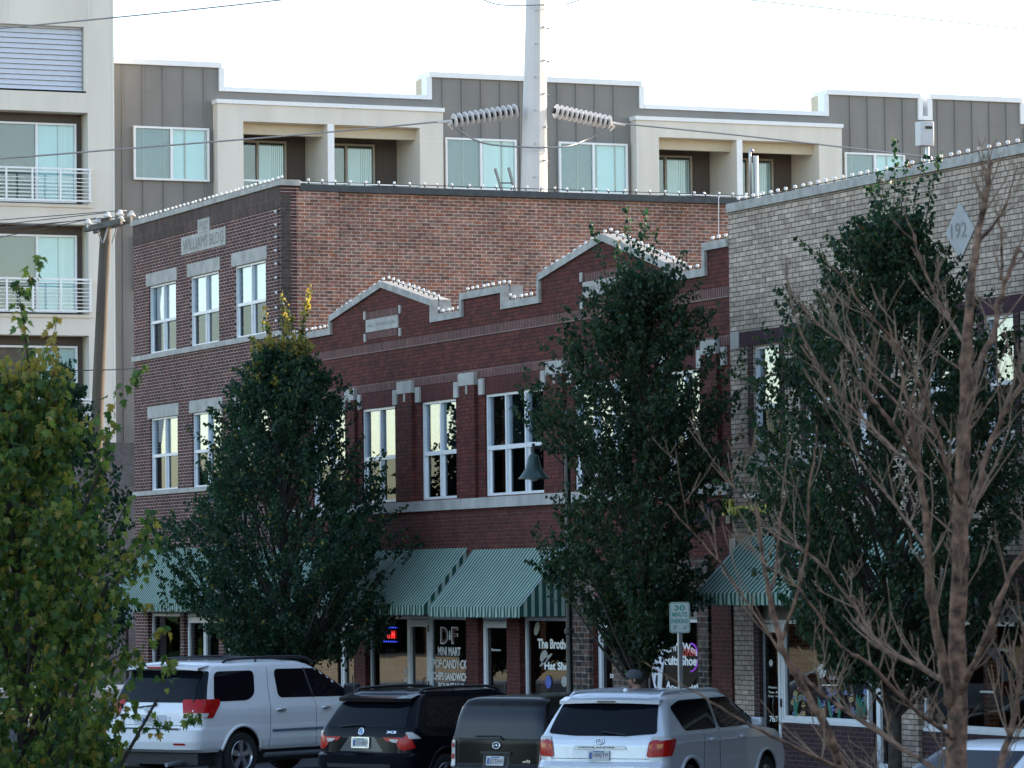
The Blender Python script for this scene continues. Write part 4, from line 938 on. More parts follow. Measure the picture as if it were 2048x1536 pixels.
# ================================================================== STRINGS OF BULBS
def bulb_mesh():
    mb = MB(); mb.lathe([(.0, .02), (.018, .025), (.02, .045), (.045, .075), (.052, .1), (.04, .13), (.0, .145)][:7], (0, 0, 0), (0, 0, 1), 8, mi=0)
    mb.lathe([(.024, -.04), (.026, .04), (.012, .05)], (0, 0, 0), (0, 0, 1), 7, mi=1); return mb
BULB = None
def bulbs(label, pts, step, up=(0, 0, 1), lean=0.25, every=None):
    """pts: polyline; bulbs stand every step metres"""
    global BULB
    t = thing('string_lights', label, 'string lights', tuple(pts[0]))
    P3 = [Vector(p) for p in pts]; w_ = MB(); w_.tube([p+Vector((0, 0, .02)) for p in P3], .008, 5); w_.build('cable', M_sock, t)
    o0 = Vector(P3[0]); k = 0; rest = step*.5
    for i in range(len(P3)-1):
        d = P3[i+1]-P3[i]; L_ = d.length; s = rest
        while s < L_:
            p = P3[i]+d*(s/L_)
            if BULB is None:
                mb = bulb_mesh(); b0 = mb.build('bulb', [M_bulb, M_sock], None, smooth=True); BULB = b0; o = b0
            else: o = BULB.copy(); scene.collection.objects.link(o)
            o.parent = t; o.location = p-o0
            o.rotation_euler = (R_.uniform(-lean, lean), R_.uniform(-lean, lean), R_.uniform(0, 6)) if up[2] else (R_.uniform(-.2, .2), rad(-90), 0)
            o.scale = (.6,)*3; s += step*R_.uniform(.9, 1.1); k += 1
            if k >= 98: return t
        rest = s-L_
    return t
bulbs('row of white bulbs on the sloping front parapet of the brown brick building', [(FX+.1, YW1, ZTOP+.15), (FX+.1, YW0, ZTOP+.15)], .28)
bulbs('sparse row of white bulbs along the dark flashing of the long side wall', [(FX+.5, YW0+.1, ZTOP+.09), (FX+15, YW0+.1, ZTOP+.09)], .33, lean=.6)
bulbs('vertical row of bulbs down the corner of the brown brick building', [(FX-.03, YW0+.1, ZTOP-.4), (FX-.03, YW0+.1, 7.8)], .29, up=(0, 0, 0))
bulbs('row of white bulbs following the stepped gables of the red brick building', [(FX+.1, p[0], p[1]+.03) for p in reversed(RP)], .262)
bulbs('row of white bulbs along the parapet of the blond brick building', [(FX+.1, YB1-.05, 9.29), (FX+.1, YB0, 9.29)], .28)
# ================================================================== STREET FURNITURE
def xplane(px, py, X0): d = U(px, py); t = X0/d.x; return Vector((X0, d.y*t, d.z*t+EYE))
def street_lamp(px, X0, ztop, side, label, pole_r=.055):
    p = xplane(px, 1300, X0); t = thing('street_lamp', label, 'street lamp', (p.x, p.y, .13), group='black street lamps along the pavement')
    mb = MB(); mb.lathe([(.17, 0), (.17, .12), (.13, .16), (.12, .55), (.08, .62), (pole_r, .7), (pole_r, 2.2), (pole_r*1.5, 2.22), (pole_r*1.5, 2.28), (pole_r, 2.3), (pole_r*.9, ztop), (.02, ztop+.12)], (p.x, p.y, .13), (0, 0, 1), 14); mb.build('post', M_black, t, smooth='auto')
    dr = Vector((-.92, .39, 0))*side; za = ztop-.35
    mb = MB(); a_ = Vector((p.x, p.y, za)); e = a_+dr*.55
    mb.tube([a_, e], .03, 8); mb.tube([a_+Vector((0, 0, -.35)), a_+dr*.3+Vector((0, 0, -.04))], .014, 6); mb.tube([e+Vector((0, 0, .06)), e+Vector((0, 0, -.16))], .03, 8); mb.build('arm', M_black, t)
    mb = MB(); mb.lathe([(.03, -.1), (.07, -.13), (.10, -.2), (.13, -.34), (.21, -.46), (.25, -.5), (.25, -.52), (.22, -.5)], e, (0, 0, 1), 18); mb.build('lamp_shade', mat('dark_green_bell', (.02, .045, .04), .35), t, smooth='auto')
    mb = MB(); mb.ball(e+Vector((0, 0, -.5)), .09, 10, 6, (1, 1, .6)); mb.build('bulb', M_bulb, t, smooth=True); return t
zt1 = xplane(1140, 893, 26.35).z
street_lamp(1139, 26.35, zt1+.35, 1, 'black street lamp with bell shade in front of the hat shop window')
street_lamp(491, 26.35, zt1+.35, 1, 'black street lamp post below the conical tree, behind the white vehicle')
def sign_post(px, X0, ztop, label, w_, h_, yaw, face, cat='sign'):
    p = xplane(px, 1300, X0); t = thing('parking_sign', label, cat, (p.x, p.y, .13))
    mb = MB(); mb.box((p.x-.03, p.y-.025, .0), (p.x+.03, p.y+.025, ztop-.03)); mb.build('post', M_galv if face else mat('rusty_brown_post', (.08, .045, .035), .8), t)
    return t, p
z1 = xplane(1363, 1204, 26.1).z; z0 = xplane(1363, 1266, 26.1).z
ps, p = sign_post(1360, 26.1, z1, 'green and white 30 minute parking sign on a grey post', .3, .46, 0, True)
CR = Vector((.918, -.396, 0)); CB = Vector((-.396, -.918, 0))     # right and towards the viewer
def smap(c): return lambda u, z, d: tuple(c+CR*u+Vector((0, 0, z))-CB*d)
c = Vector((p.x, p.y, z0))+CB*.045; H = z1-z0; W = .31
def rr_poly(x0, y0, x1, y1, r, n=5):
    P_ = []
    for cx, cy, a0 in ((x1-r, y1-r, 0), (x0+r, y1-r, 90), (x0+r, y0+r, 180), (x1-r, y0+r, 270)):
        for i in range(n+1): a = rad(a0+90*i/n); P_.append((cx+r*math.cos(a), cy+r*math.sin(a)))
    return P_
ms = smap(c); M_sgn = mat('green_sign_ink', (.02, .22, .15), .5, var=0); M_sgw = mat('sign_white_enamel', (.42, .44, .41), .45, var=.08)
mb = MB(); mb.prism(rr_poly(-W/2, 0, W/2, H, .04), ms, 0, .004); pl = mb.build('plate', M_sgw, ps)
mb = MB(); a_ = rr_poly(-W/2+.008, .008, W/2-.008, H-.008, .034); b2 = rr_poly(-W/2+.018, .018, W/2-.018, H-.018, .028); n = len(a_)
mb.add([ms(u, z, -.002) for u, z in a_]+[ms(u, z, -.002) for u, z in b2], [(i, (i+1) % n, (i+1) % n+n, i+n) for i in range(n)])
for s, f0, f1, hw, bo in (('30', .72, .9, .085, .03), ('MINUTE', .52, .67, .115, .03), ('PARKING', .31, .46, .125, .03), ('8 - 6', .1, .25, .1, .0)):
    text_on(mb, ms, s, -hw, hw, H*f0, H*f1, -.002, bold=bo)
text_on(mb, ms, 'AM', -.075, -.025, H*.18, H*.25, -.002); text_on(mb, ms, 'PM', .1, .135, H*.18, H*.25, -.002)
mb.build('lettering', M_sgn, pl)
pz = xplane(253, 1203, 26.3); pz0 = xplane(253, 1246, 26.3)
bs, p = sign_post(254, 26.3, pz.z, 'blank grey back of a small sign on a rusty post, left of the white vehicle', .3, .4, 0, False)
c = Vector((p.x, p.y, 0))+CB*.04; ms = smap(c); ppm = 90
mb = MB(); mb.prism(rr_poly(-.15, pz.z-.32, .13, pz.z, .02), ms, 0, .004); mb.prism(rr_poly(-.05, pz0.z, .14, pz.z-.33, .02), ms, 0, .004); mb.build('plate', mat('bare_aluminium', (.5, .5, .52), .4, var=.08), bs)
# ================================================================== TREES
def leaf_arrays(P, Dv, size, shape, rng):
    """P (n,3) positions, Dv (n,3) hanging direction; returns verts, faces"""
    n = len(P)
    if shape == 'far': T = np.array([[0, 0, 0], [.42, .45, .10], [0, 1, -.05], [-.42, .45, .10]]); Fc = [(0, 1, 2, 3)]
    else:                                        # maple outline, folded along the midrib
        h = [(0, 0, 0), (.28, .02, .03), (.5, .32, .10), (.24, .36, .05), (.36, .72, .07), (.12, .62, .02), (0, 1.05, -.06)]
        T = np.array(h+[(-x, y, z) for x, y, z in h[1:6]]); Fc = [(0, 1, 2, 3, 4, 5, 6), (0, 6, 11, 10, 9, 8, 7)]
    y = Dv/np.maximum(np.linalg.norm(Dv, axis=1, keepdims=True), 1e-6)
    r = rng.normal(size=(n, 3)); x = np.cross(y, r); x /= np.maximum(np.linalg.norm(x, axis=1, keepdims=True), 1e-6); z = np.cross(x, y)
    s = size*rng.uniform(.6, 1.25, n)
    V = P[:, None, :]+s[:, None, None]*(T[None, :, 0:1]*x[:, None, :]+T[None, :, 1:2]*y[:, None, :]+T[None, :, 2:3]*z[:, None, :])
    return V.reshape(-1, 3), Fc, len(T)
def mesh_np(name, V, Fc, k, mats, parent, mi=None, o0=None):
    n = len(V)//k; me = bpy.data.meshes.new(name); V = V-np.array(o0)
    me.vertices.add(len(V)); me.vertices.foreach_set('co', V.astype(np.float32).ravel())
    F_ = np.concatenate([np.array(f) for f in Fc]); ln = [len(f) for f in Fc]; tot = sum(ln)
    idx = (np.arange(n)[:, None]*k+F_[None, :]).ravel(); me.loops.add(len(idx)); me.loops.foreach_set('vertex_index', idx.astype(np.int32))
    st = []; a = 0
    for q in ln: st.append(a); a += q
    st = (np.arange(n)[:, None]*tot+np.array(st)[None, :]).ravel(); me.polygons.add(len(st)); me.polygons.foreach_set('loop_start', st.astype(np.int32))
    me.polygons.foreach_set('loop_total', np.tile(ln, n).astype(np.int32))
    for m_ in mats: me.materials.append(m_)
    if mi is not None: me.polygons.foreach_set('material_index', np.repeat(mi, len(Fc)).astype(np.int32))
    me.update(); me.validate(); o = bpy.data.objects.new(name, me); scene.collection.objects.link(o); o.parent = parent; return o
def tree(name, label, base, H, z0, prof, leafsize, mats, seed, shoots=420, per=34, shape='far', lean=(0, 0), trunk_r=.1, tops=0, up=1.0, spread=1.0, trunkmat=None, extra=(), tipmat=1, dens=1.0, rag=1.0):
    """prof: list of (height fraction of the crown, radius) ; shoots rise out of limbs so the outline is made of sprays"""
    rng = np.random.default_rng(seed); base = np.array(base, float)
    t = thing(name, label, 'tree', tuple(base))
    Rf = lambda f: np.interp(f, [p[0] for p in prof], [p[1] for p in prof])
    tk = MB(); tw = MB()
    zc = base[2]+z0; top = base[2]+H
    ax = lambda z: base[:2]+np.array(lean)*((z-base[2])/H)**1.5
    pts = [(*(ax(base[2]+H*.9*i/12)+rng.normal(size=2)*.02*(i > 0)), base[2]+H*.9*i/12) for i in range(13)]
    tk.tube(pts, [trunk_r*(1.15 if i == 0 else 1)*(1-.93*(i/12)**.8)+.006 for i in range(13)], 10)
    P = []; D = []; M = []
    starts = []
    for i in range(int(shoots)):
        f = rng.uniform(0, 1)**1.15; a = rng.uniform(0, 2*math.pi); z = zc+(top-zc)*f
        R0 = Rf(f)*rng.uniform(.35, 1.05)**.6
        nv = Vector((math.cos(a)*1.3, math.sin(a)*1.3, z*.55+seed)); lump = 1+rag*(.55*mnoise.noise(nv*1.1)+.35*mnoise.noise(nv*2.7)); R0 *= lump
        if mnoise.noise(nv*1.9+Vector((9, 9, 9))) > .38 and rng.random() < .8: continue
        tip = np.array([*(ax(z)+R0*np.array([math.cos(a), math.sin(a)])), z])
        ln = rng.uniform(.5, 1.35)*min(.35+.24*H/6, 1.3)*spread; u = np.array([math.cos(a)*.8, math.sin(a)*.8, rng.uniform(.3, 1.5)*up]); u /= np.linalg.norm(u)
        st = tip-u*ln*.8; starts.append((st, u, ln, f))
    for e in extra: starts.append((np.array(e[0], float), np.array(e[1], float)/np.linalg.norm(e[1]), e[2], .5))
    for i in range(int(tops)):
        a = rng.uniform(0, 6.3); r = rng.uniform(0, .5)*Rf(.8); z = top-rng.uniform(.0, 1.5)
        starts.append((np.array([*(ax(z)+r*np.array([math.cos(a), math.sin(a)])), z]), np.array([.2*math.cos(a), .2*math.sin(a), 1]), rng.uniform(.8, 1.5), 1.0))
    for si, (st, u, ln, f) in enumerate(starts):
        bend = rng.normal(size=3)*.12; k = max(4, int(per*ln*dens)); s = rng.uniform(0.0, 1, k)**.85
        c = st[None]+u[None]*(s*ln)[:, None]+bend[None]*(s**2*ln)[:, None]
        rad_ = leafsize*(1.5-.95*s); off = rng.normal(size=(k, 3)); off /= np.linalg.norm(off, axis=1, keepdims=True); off *= (rad_*rng.uniform(.3, 1.1, k))[:, None]
        P.append(c+off); d = off/leafsize*.9+np.array([0, 0, -.75]); D.append(d); m_ = np.zeros(k, int)
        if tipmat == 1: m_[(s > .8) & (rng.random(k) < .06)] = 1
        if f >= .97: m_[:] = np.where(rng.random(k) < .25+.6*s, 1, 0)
        M.append(m_)
        if si % 5 == 0 or f >= .9 or si >= shoots:
            q = [tuple(st+u*ln*x+bend*x*x*ln) for x in (0, .5, .95)]; tw.tube(q, [.008, .005, .002], 4, cap=False)
        if si % 14 == 0 and .12 < f < .99 and si < len(starts)-len(extra)-int(tops):                          # limb from the trunk to the shoot
            zb = max(base[2]+z0*.6, st[2]-(.5+np.linalg.norm(st[:2]-ax(st[2])))*1.1); b0 = np.array([*ax(zb), zb]); mid = (b0+st)/2+np.array([0, 0, -.08])
            tw.tube([tuple(b0), tuple(mid), tuple(st)], [.035*trunk_r/.1, .022, .010], 5, cap=False)
    P = np.concatenate(P); D = np.concatenate(D); M = np.concatenate(M)
    V, Fc, k = leaf_arrays(P, D, leafsize, shape, rng)
    mesh_np('crown', V, Fc, k, mats, t, M, base)
    tk.build('trunk', trunkmat or M_bark, t, smooth=True); tw.build('branches', trunkmat or M_bark, t, smooth=True)
    return t
XT = 26.2
b1 = xplane(572, 1300, XT); b2 = xplane(1283, 1300, XT+.45); b3 = xplane(1785, 1300, XT)
H1 = xplane(585, 596, XT).z; H2 = xplane(1300, 440, XT+.45).z; H3 = xplane(1720, 385, XT).z
print('trees', b1, H1, b2, H2, b3, H3)
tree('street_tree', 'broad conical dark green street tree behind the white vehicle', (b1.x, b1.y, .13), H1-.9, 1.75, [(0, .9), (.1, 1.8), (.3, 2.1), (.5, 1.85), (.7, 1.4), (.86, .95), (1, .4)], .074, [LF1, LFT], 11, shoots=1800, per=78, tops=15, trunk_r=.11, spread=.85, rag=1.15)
tree('street_tree', 'tall loose dark green street tree in the middle, rising over the red gable', (b2.x, b2.y, .13), H2-.85, 2.0, [(0, .35), (.12, .9), (.25, 1.25), (.45, 1.2), (.62, 1.45), (.8, 1.15), (.92, .8), (1, .4)], .07, [LF2, LF1], 23, shoots=1400, per=72, tops=16, trunk_r=.10, lean=(.1, 0), spread=.95, rag=1.3)
tree('street_tree', 'tall dark green street tree on the right, behind the bare branches', (b3.x, b3.y, .13), H3-.5, 1.9, [(0, .7), (.15, 1.65), (.3, 2.0), (.5, 1.95), (.7, 1.6), (.88, 1.0), (1, .35)], .07, [LF2, LF1], 35, shoots=1500, per=72, tops=14, trunk_r=.10, spread=.95, rag=1.3)
b4 = xplane(130, 1300, 24.0); H4 = xplane(130, 735, 24.0).z
tree('street_tree', 'very dark street tree between the yellow green tree and the utility pole', (b4.x, b4.y, 0), H4, 1.6, [(0, .6), (.2, 1.4), (.5, 1.35), (.8, .7), (1, .15)], .115, [LF1, LF1], 41, shoots=520, per=40, tops=3, trunk_r=.09, spread=.9)
b5 = Vector(DP(40, 31)); 
tp = Vector(DP(255, 31, 1430)); dirr = Vector(DP(300, 31, 1395))-Vector(DP(250, 31, 1440))
ex = []
for (xa, ya), (xb, yb) in (((225, 1480), (420, 1395)), ((190, 1180), (295, 1205)), ((150, 900), (280, 715)), ((60, 760), (40, 525)), ((160, 1250), (300, 1020)), ((30, 640), (70, 520)), ((150, 1010), (262, 830))):
    pa = Vector(DP(xa, 31, ya)); pb_ = Vector(DP(xb, 31, yb)); ex.append((pa, pb_-pa, (pb_-pa).length))
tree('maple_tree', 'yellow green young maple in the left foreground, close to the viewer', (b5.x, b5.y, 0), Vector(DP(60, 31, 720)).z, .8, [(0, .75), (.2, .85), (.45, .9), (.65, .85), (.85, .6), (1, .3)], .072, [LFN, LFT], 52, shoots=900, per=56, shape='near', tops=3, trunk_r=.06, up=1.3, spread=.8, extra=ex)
# ------------------------------------------------------------------ bare tree in the right foreground
def bare_tree():
    rg = random.Random(5); Zd = 17.0; LX = DP(1570, 17)[0]; pxm = F_PX/Zd
    b = Vector(DP(1915, Zd)); t = thing('bare_tree', 'leafless reddish brown tree with cut branch tips in the right foreground', 'tree', (b.x, b.y, 0))
    g = MB(); tw = MB()
    def P3(x, y, dz=0): return Vector(DP(x, Zd+dz, y))
    def limb(mbx, pts, w, n=8):
        P_ = [P3(x, y, dz) for x, y, dz in pts]; o = []; W_ = []
        for i in range(len(P_)-1):
            p0, p1, p2, p3 = P_[max(i-1, 0)], P_[i], P_[i+1], P_[min(i+2, len(P_)-1)]
            for k in range(5):
                s = k/5; o.append(.5*((2*p1)+(p2-p0)*s+(2*p0-5*p1+4*p2-p3)*s*s+(3*p1-p0-3*p2+p3)*s**3)); W_.append(w[i]+(w[i+1]-w[i])*s)
        o.append(P_[-1]); W_.append(w[-1]); o = [o[0]]+[q+Vector((rg.gauss(0, 1), rg.gauss(0, 1), rg.gauss(0, .6)))*.003 for q in o[1:-1]]+[o[-1]]
        mbx.tube(o, [q*.56/2/pxm*rg.uniform(.86, 1.14) for q in W_], n); return o, W_
    mains = [([(1912, 2650, 0), (1912, 1800, 0), (1912, 1500, 0), (1918, 1200, 0), (1922, 1000, 0), (1930, 800, 0), (1935, 680, 0), (1943, 560, 0), (1958, 460, .05), (1972, 390, .05), (1982, 322, .05)], [95, 84, 76, 62, 54, 46, 38, 30, 25, 20, 17], 12, 1),
     ([(1905, 1420, 0), (1880, 1290, -.1), (1858, 1170, -.15), (1852, 1050, -.2), (1838, 940, -.2), (1818, 820, -.2), (1806, 760, -.2), (1796, 705, -.2)], [38, 34, 28, 25, 22, 16, 13, 11], 8, 1),
     ([(1838, 935, -.2), (1800, 870, -.3), (1770, 830, -.35), (1742, 795, -.4), (1715, 755, -.45)], [20, 18, 14, 11, 7], 7, 1),
     ([(1905, 1125, 0), (1930, 1050, .2), (1950, 1000, .3), (1975, 900, .4), (2000, 845, .4), (2030, 790, .4), (2060, 740, .4)], [30, 26, 22, 20, 18, 16, 14], 8, 1),
     ([(1930, 790, 0), (1960, 720, .1), (1990, 660, .15), (1998, 600, .2), (2020, 540, .2), (2036, 492, .2)], [26, 24, 22, 20, 18, 17], 8, 1),
     ([(2000, 560, .2), (2004, 510, .2), (2000, 450, .2), (1990, 420, .2)], [12, 10, 8, 5], 6, 1),
     ([(1955, 480, .05), (1978, 460, 0), (2000, 430, -.1), (2020, 385, -.1), (2035, 330, -.1)], [16, 13, 10, 7, 4], 6, 1),
     ([(1912, 1400, 0), (1960, 1300, -.2), (2000, 1200, -.3), (2030, 1130, -.3), (2060, 1090, -.3)], [28, 24, 20, 17, 15], 8, 1),
     ([(1905, 1640, 0), (1800, 1600, -.3), (1690, 1540, -.4), (1655, 1460, -.5), (1610, 1380, -.5), (1570, 1310, -.6), (1545, 1220, -.6), (1528, 1130, -.6), (1512, 1010, -.6)], [44, 38, 34, 30, 27, 23, 19, 15, 11], 8, 1),
     ([(1560, 1290, -.6), (1590, 1200, -.7), (1612, 1100, -.7), (1618, 980, -.8), (1630, 900, -.8), (1634, 850, -.8)], [14, 12, 10, 8, 7, 6], 6, 1),
     ([(1540, 1190, -.6), (1555, 1120, -.5), (1560, 1040, -.5), (1575, 980, -.5)], [12, 10, 8, 5], 6, 1),
     ([(1920, 1380, 0), (1850, 1340, .3), (1760, 1290, .5), (1700, 1200, .6), (1630, 1120, .6), (1540, 1060, .7), (1490, 1000, .7), (1450, 950, .7)], [24, 21, 17, 13, 10, 8, 6, 4], 7, 1),
     ([(1900, 1560, 0), (1780, 1480, .3), (1660, 1400, .5), (1560, 1300, .6), (1450, 1140, .7), (1390, 1070, .7), (1335, 1008, .7)], [22, 18, 14, 11, 8, 6, 4], 6, 1),
     ([(1925, 1010, 0), (1900, 960, -.3), (1860, 820, -.4), (1800, 700, -.5), (1730, 620, -.6), (1690, 560, -.6), (1650, 520, -.6)], [20, 17, 13, 10, 8, 5, 4], 7, 1),
     ([(1935, 700, 0), (1900, 640, .3), (1860, 570, .4), (1830, 480, .4), (1800, 400, .4)], [14, 11, 9, 6, 3], 6, 1),
     ([(1870, 870, -.3), (1790, 800, -.2), (1700, 700, -.1), (1630, 640, 0), (1590, 600, 0)], [13, 11, 8, 6, 3], 6, 1),
     ([(1840, 950, -.2), (1760, 870, .1), (1700, 810, .2), (1640, 740, .2), (1600, 690, .2)], [13, 10, 8, 6, 4], 6, 1),
     ([(1700, 1545, -.4), (1600, 1500, -.8), (1500, 1450, -1), (1400, 1390, -1), (1290, 1325, -1)], [15, 12, 9, 6, 3], 6, 1),
     ([(1912, 1700, 0), (1990, 1560, .2), (2030, 1420, .3), (2045, 1300, .3), (2060, 1180, .3)], [30, 26, 22, 18, 15], 8, 1),
     ([(1855, 1100, -.15), (1790, 1010, .2), (1720, 920, .3), (1690, 850, .3)], [14, 11, 8, 5], 6, 1),
     ([(1912, 1480, 0), (1830, 1420, -.4), (1740, 1330, -.6), (1680, 1290, -.7), (1600, 1180, -.8), (1560, 1150, -.8)], [20, 17, 14, 11, 8, 5], 6, 1)]
    def twig(p, d, ln, w, depth):
        pts = [p]; v = d.normalized(); n = 6
        for i in range(n):
            v = (v+Vector((rg.uniform(-.12, .12), rg.uniform(-.12, .12), rg.uniform(.0, .16)))).normalized(); pts.append(pts[-1]+v*ln/n)
        tw.tube(pts, [max(w*(1-.7*i/n), .0017) for i in range(n+1)], 5, cap=False)
        if depth > 0:
            for k in range(rg.randint(1, 2+depth)):
                i = rg.randint(1, n-1); s = Vector((rg.uniform(-1, 1), rg.uniform(-1, 1), rg.uniform(-.2, .7)))
                twig(pts[i], (v*.75+s*.75), ln*rg.uniform(.35, .6), w*.6, depth-1)
    for pts, w, n, lv_ in mains:
        o, W_ = limb(g, pts, w, n)
        L_ = sum((o[i+1]-o[i]).length for i in range(len(o)-1)); k = int(L_*(13 if w[0] < 50 else 8))
        for _ in range(k):
            i = rg.randint(3, len(o)-2); ax = (o[i+1]-o[i]).normalized()
            if o[i].z < 1.9 or (o[i].x < LX and rg.random() < .88): continue
            s = Vector((rg.uniform(-1, 1), rg.uniform(-.8, .8), rg.uniform(-.3, .5)))
            twig(o[i], ax*.9+s*.85, rg.uniform(.12, .42)*(.5 if o[i].z > 4.3 else 1), min(W_[i]/2/pxm*.28, .0052), 2 if rg.random() < .5 else 1)
    g.build('trunk', M_barkr, t, smooth=True); tw.build('twigs', M_barkt, t, smooth=True)
bare_tree()

# ------------------------------------------------------------------ woods on the open side of the street (seen in the glass)
def wood(name, pts, h, seed, n):
    rng = np.random.default_rng(seed); P = []
    L_ = [0]+list(np.cumsum([np.hypot(pts[i+1][0]-pts[i][0], pts[i+1][1]-pts[i][1]) for i in range(len(pts)-1)]))
    for i in range(n):
        s = rng.uniform(0, L_[-1]); x = np.interp(s, L_, [p[0] for p in pts]); y = np.interp(s, L_, [p[1] for p in pts]); hh = h*(.62+.25*math.sin(s*.21+seed)+.13*math.sin(s*.57)+.12*math.sin(s*1.3))
        P.append((x+rng.normal()*2.2, y+rng.normal()*2.2, abs(rng.uniform(0, 1))**.8*hh))
    P = np.array(P); V, Fc, k = leaf_arrays(P, rng.normal(size=P.shape), 1.3, 'far', rng)
    o = mesh_np(name, V, Fc, k, [LF2], None, None, (0, 0, 0)); tag(o, kind='stuff'); return o
tag(wood('far_wood', [(-70, 150), (-30, 172), (14, 178)], 9, 3, 16000), 'dark line of trees across the open ground, reflected in the windows', 'trees')
tag(wood('near_wood', [(60, -40), (-25, -32), (-75, 0), (-82, 60), (-72, 148)], 15, 4, 42000), 'line of trees behind the viewer, reflected in the parked vehicles', 'trees')
# ================================================================== VEHICLES
M_tint = mat('tinted_car_glass', (.004, .005, .008), .03, spec=.2, var=0)
M_tyre = mat('tyre_rubber', (.018, .018, .018), .85, var=.2)
M_rim = mat('alloy_rim', (.5, .5, .52), .25, metal=.9, var=.05)
M_trimb = mat('black_plastic_trim', (.015, .015, .017), .55, var=.1)
M_chr = mat('chrome', (.75, .76, .78), .12, metal=1, var=0)
M_red = mat('red_tail_lens', (.42, .006, .006), .18, spec=.35, var=.3, scale=30)
M_clr = mat('clear_lens', (.5, .48, .47), .15, spec=.4, var=.2, scale=30)
M_amb = mat('amber_lens', (.6, .16, .01), .2, var=.2)
M_seam = mat('panel_gap', (.006, .006, .006), .8, var=0)
M_plate = mat('licence_plate_white', (.52, .52, .50), .4, var=.1, scale=40)
M_plet = mat('plate_lettering', (.10, .03, .06), .6, var=0); M_pblue = mat('plate_blue', (.03, .10, .28), .6, var=0)
def roundpoly(pts, r, n=4):
    out = []; N = len(pts)
    for i in range(N):
        p0, p1, p2 = Vector(pts[i-1]), Vector(pts[i]), Vector(pts[(i+1) % N])
        a = (p0-p1); b_ = (p2-p1); ra = min(r, a.length*.45); rb = min(r, b_.length*.45); s = p1+a.normalized()*ra; e = p1+b_.normalized()*rb
        for k in range(n+1): t = k/n; out.append(tuple(s*(1-t)**2+p1*2*t*(1-t)+e*t*t))
    return out
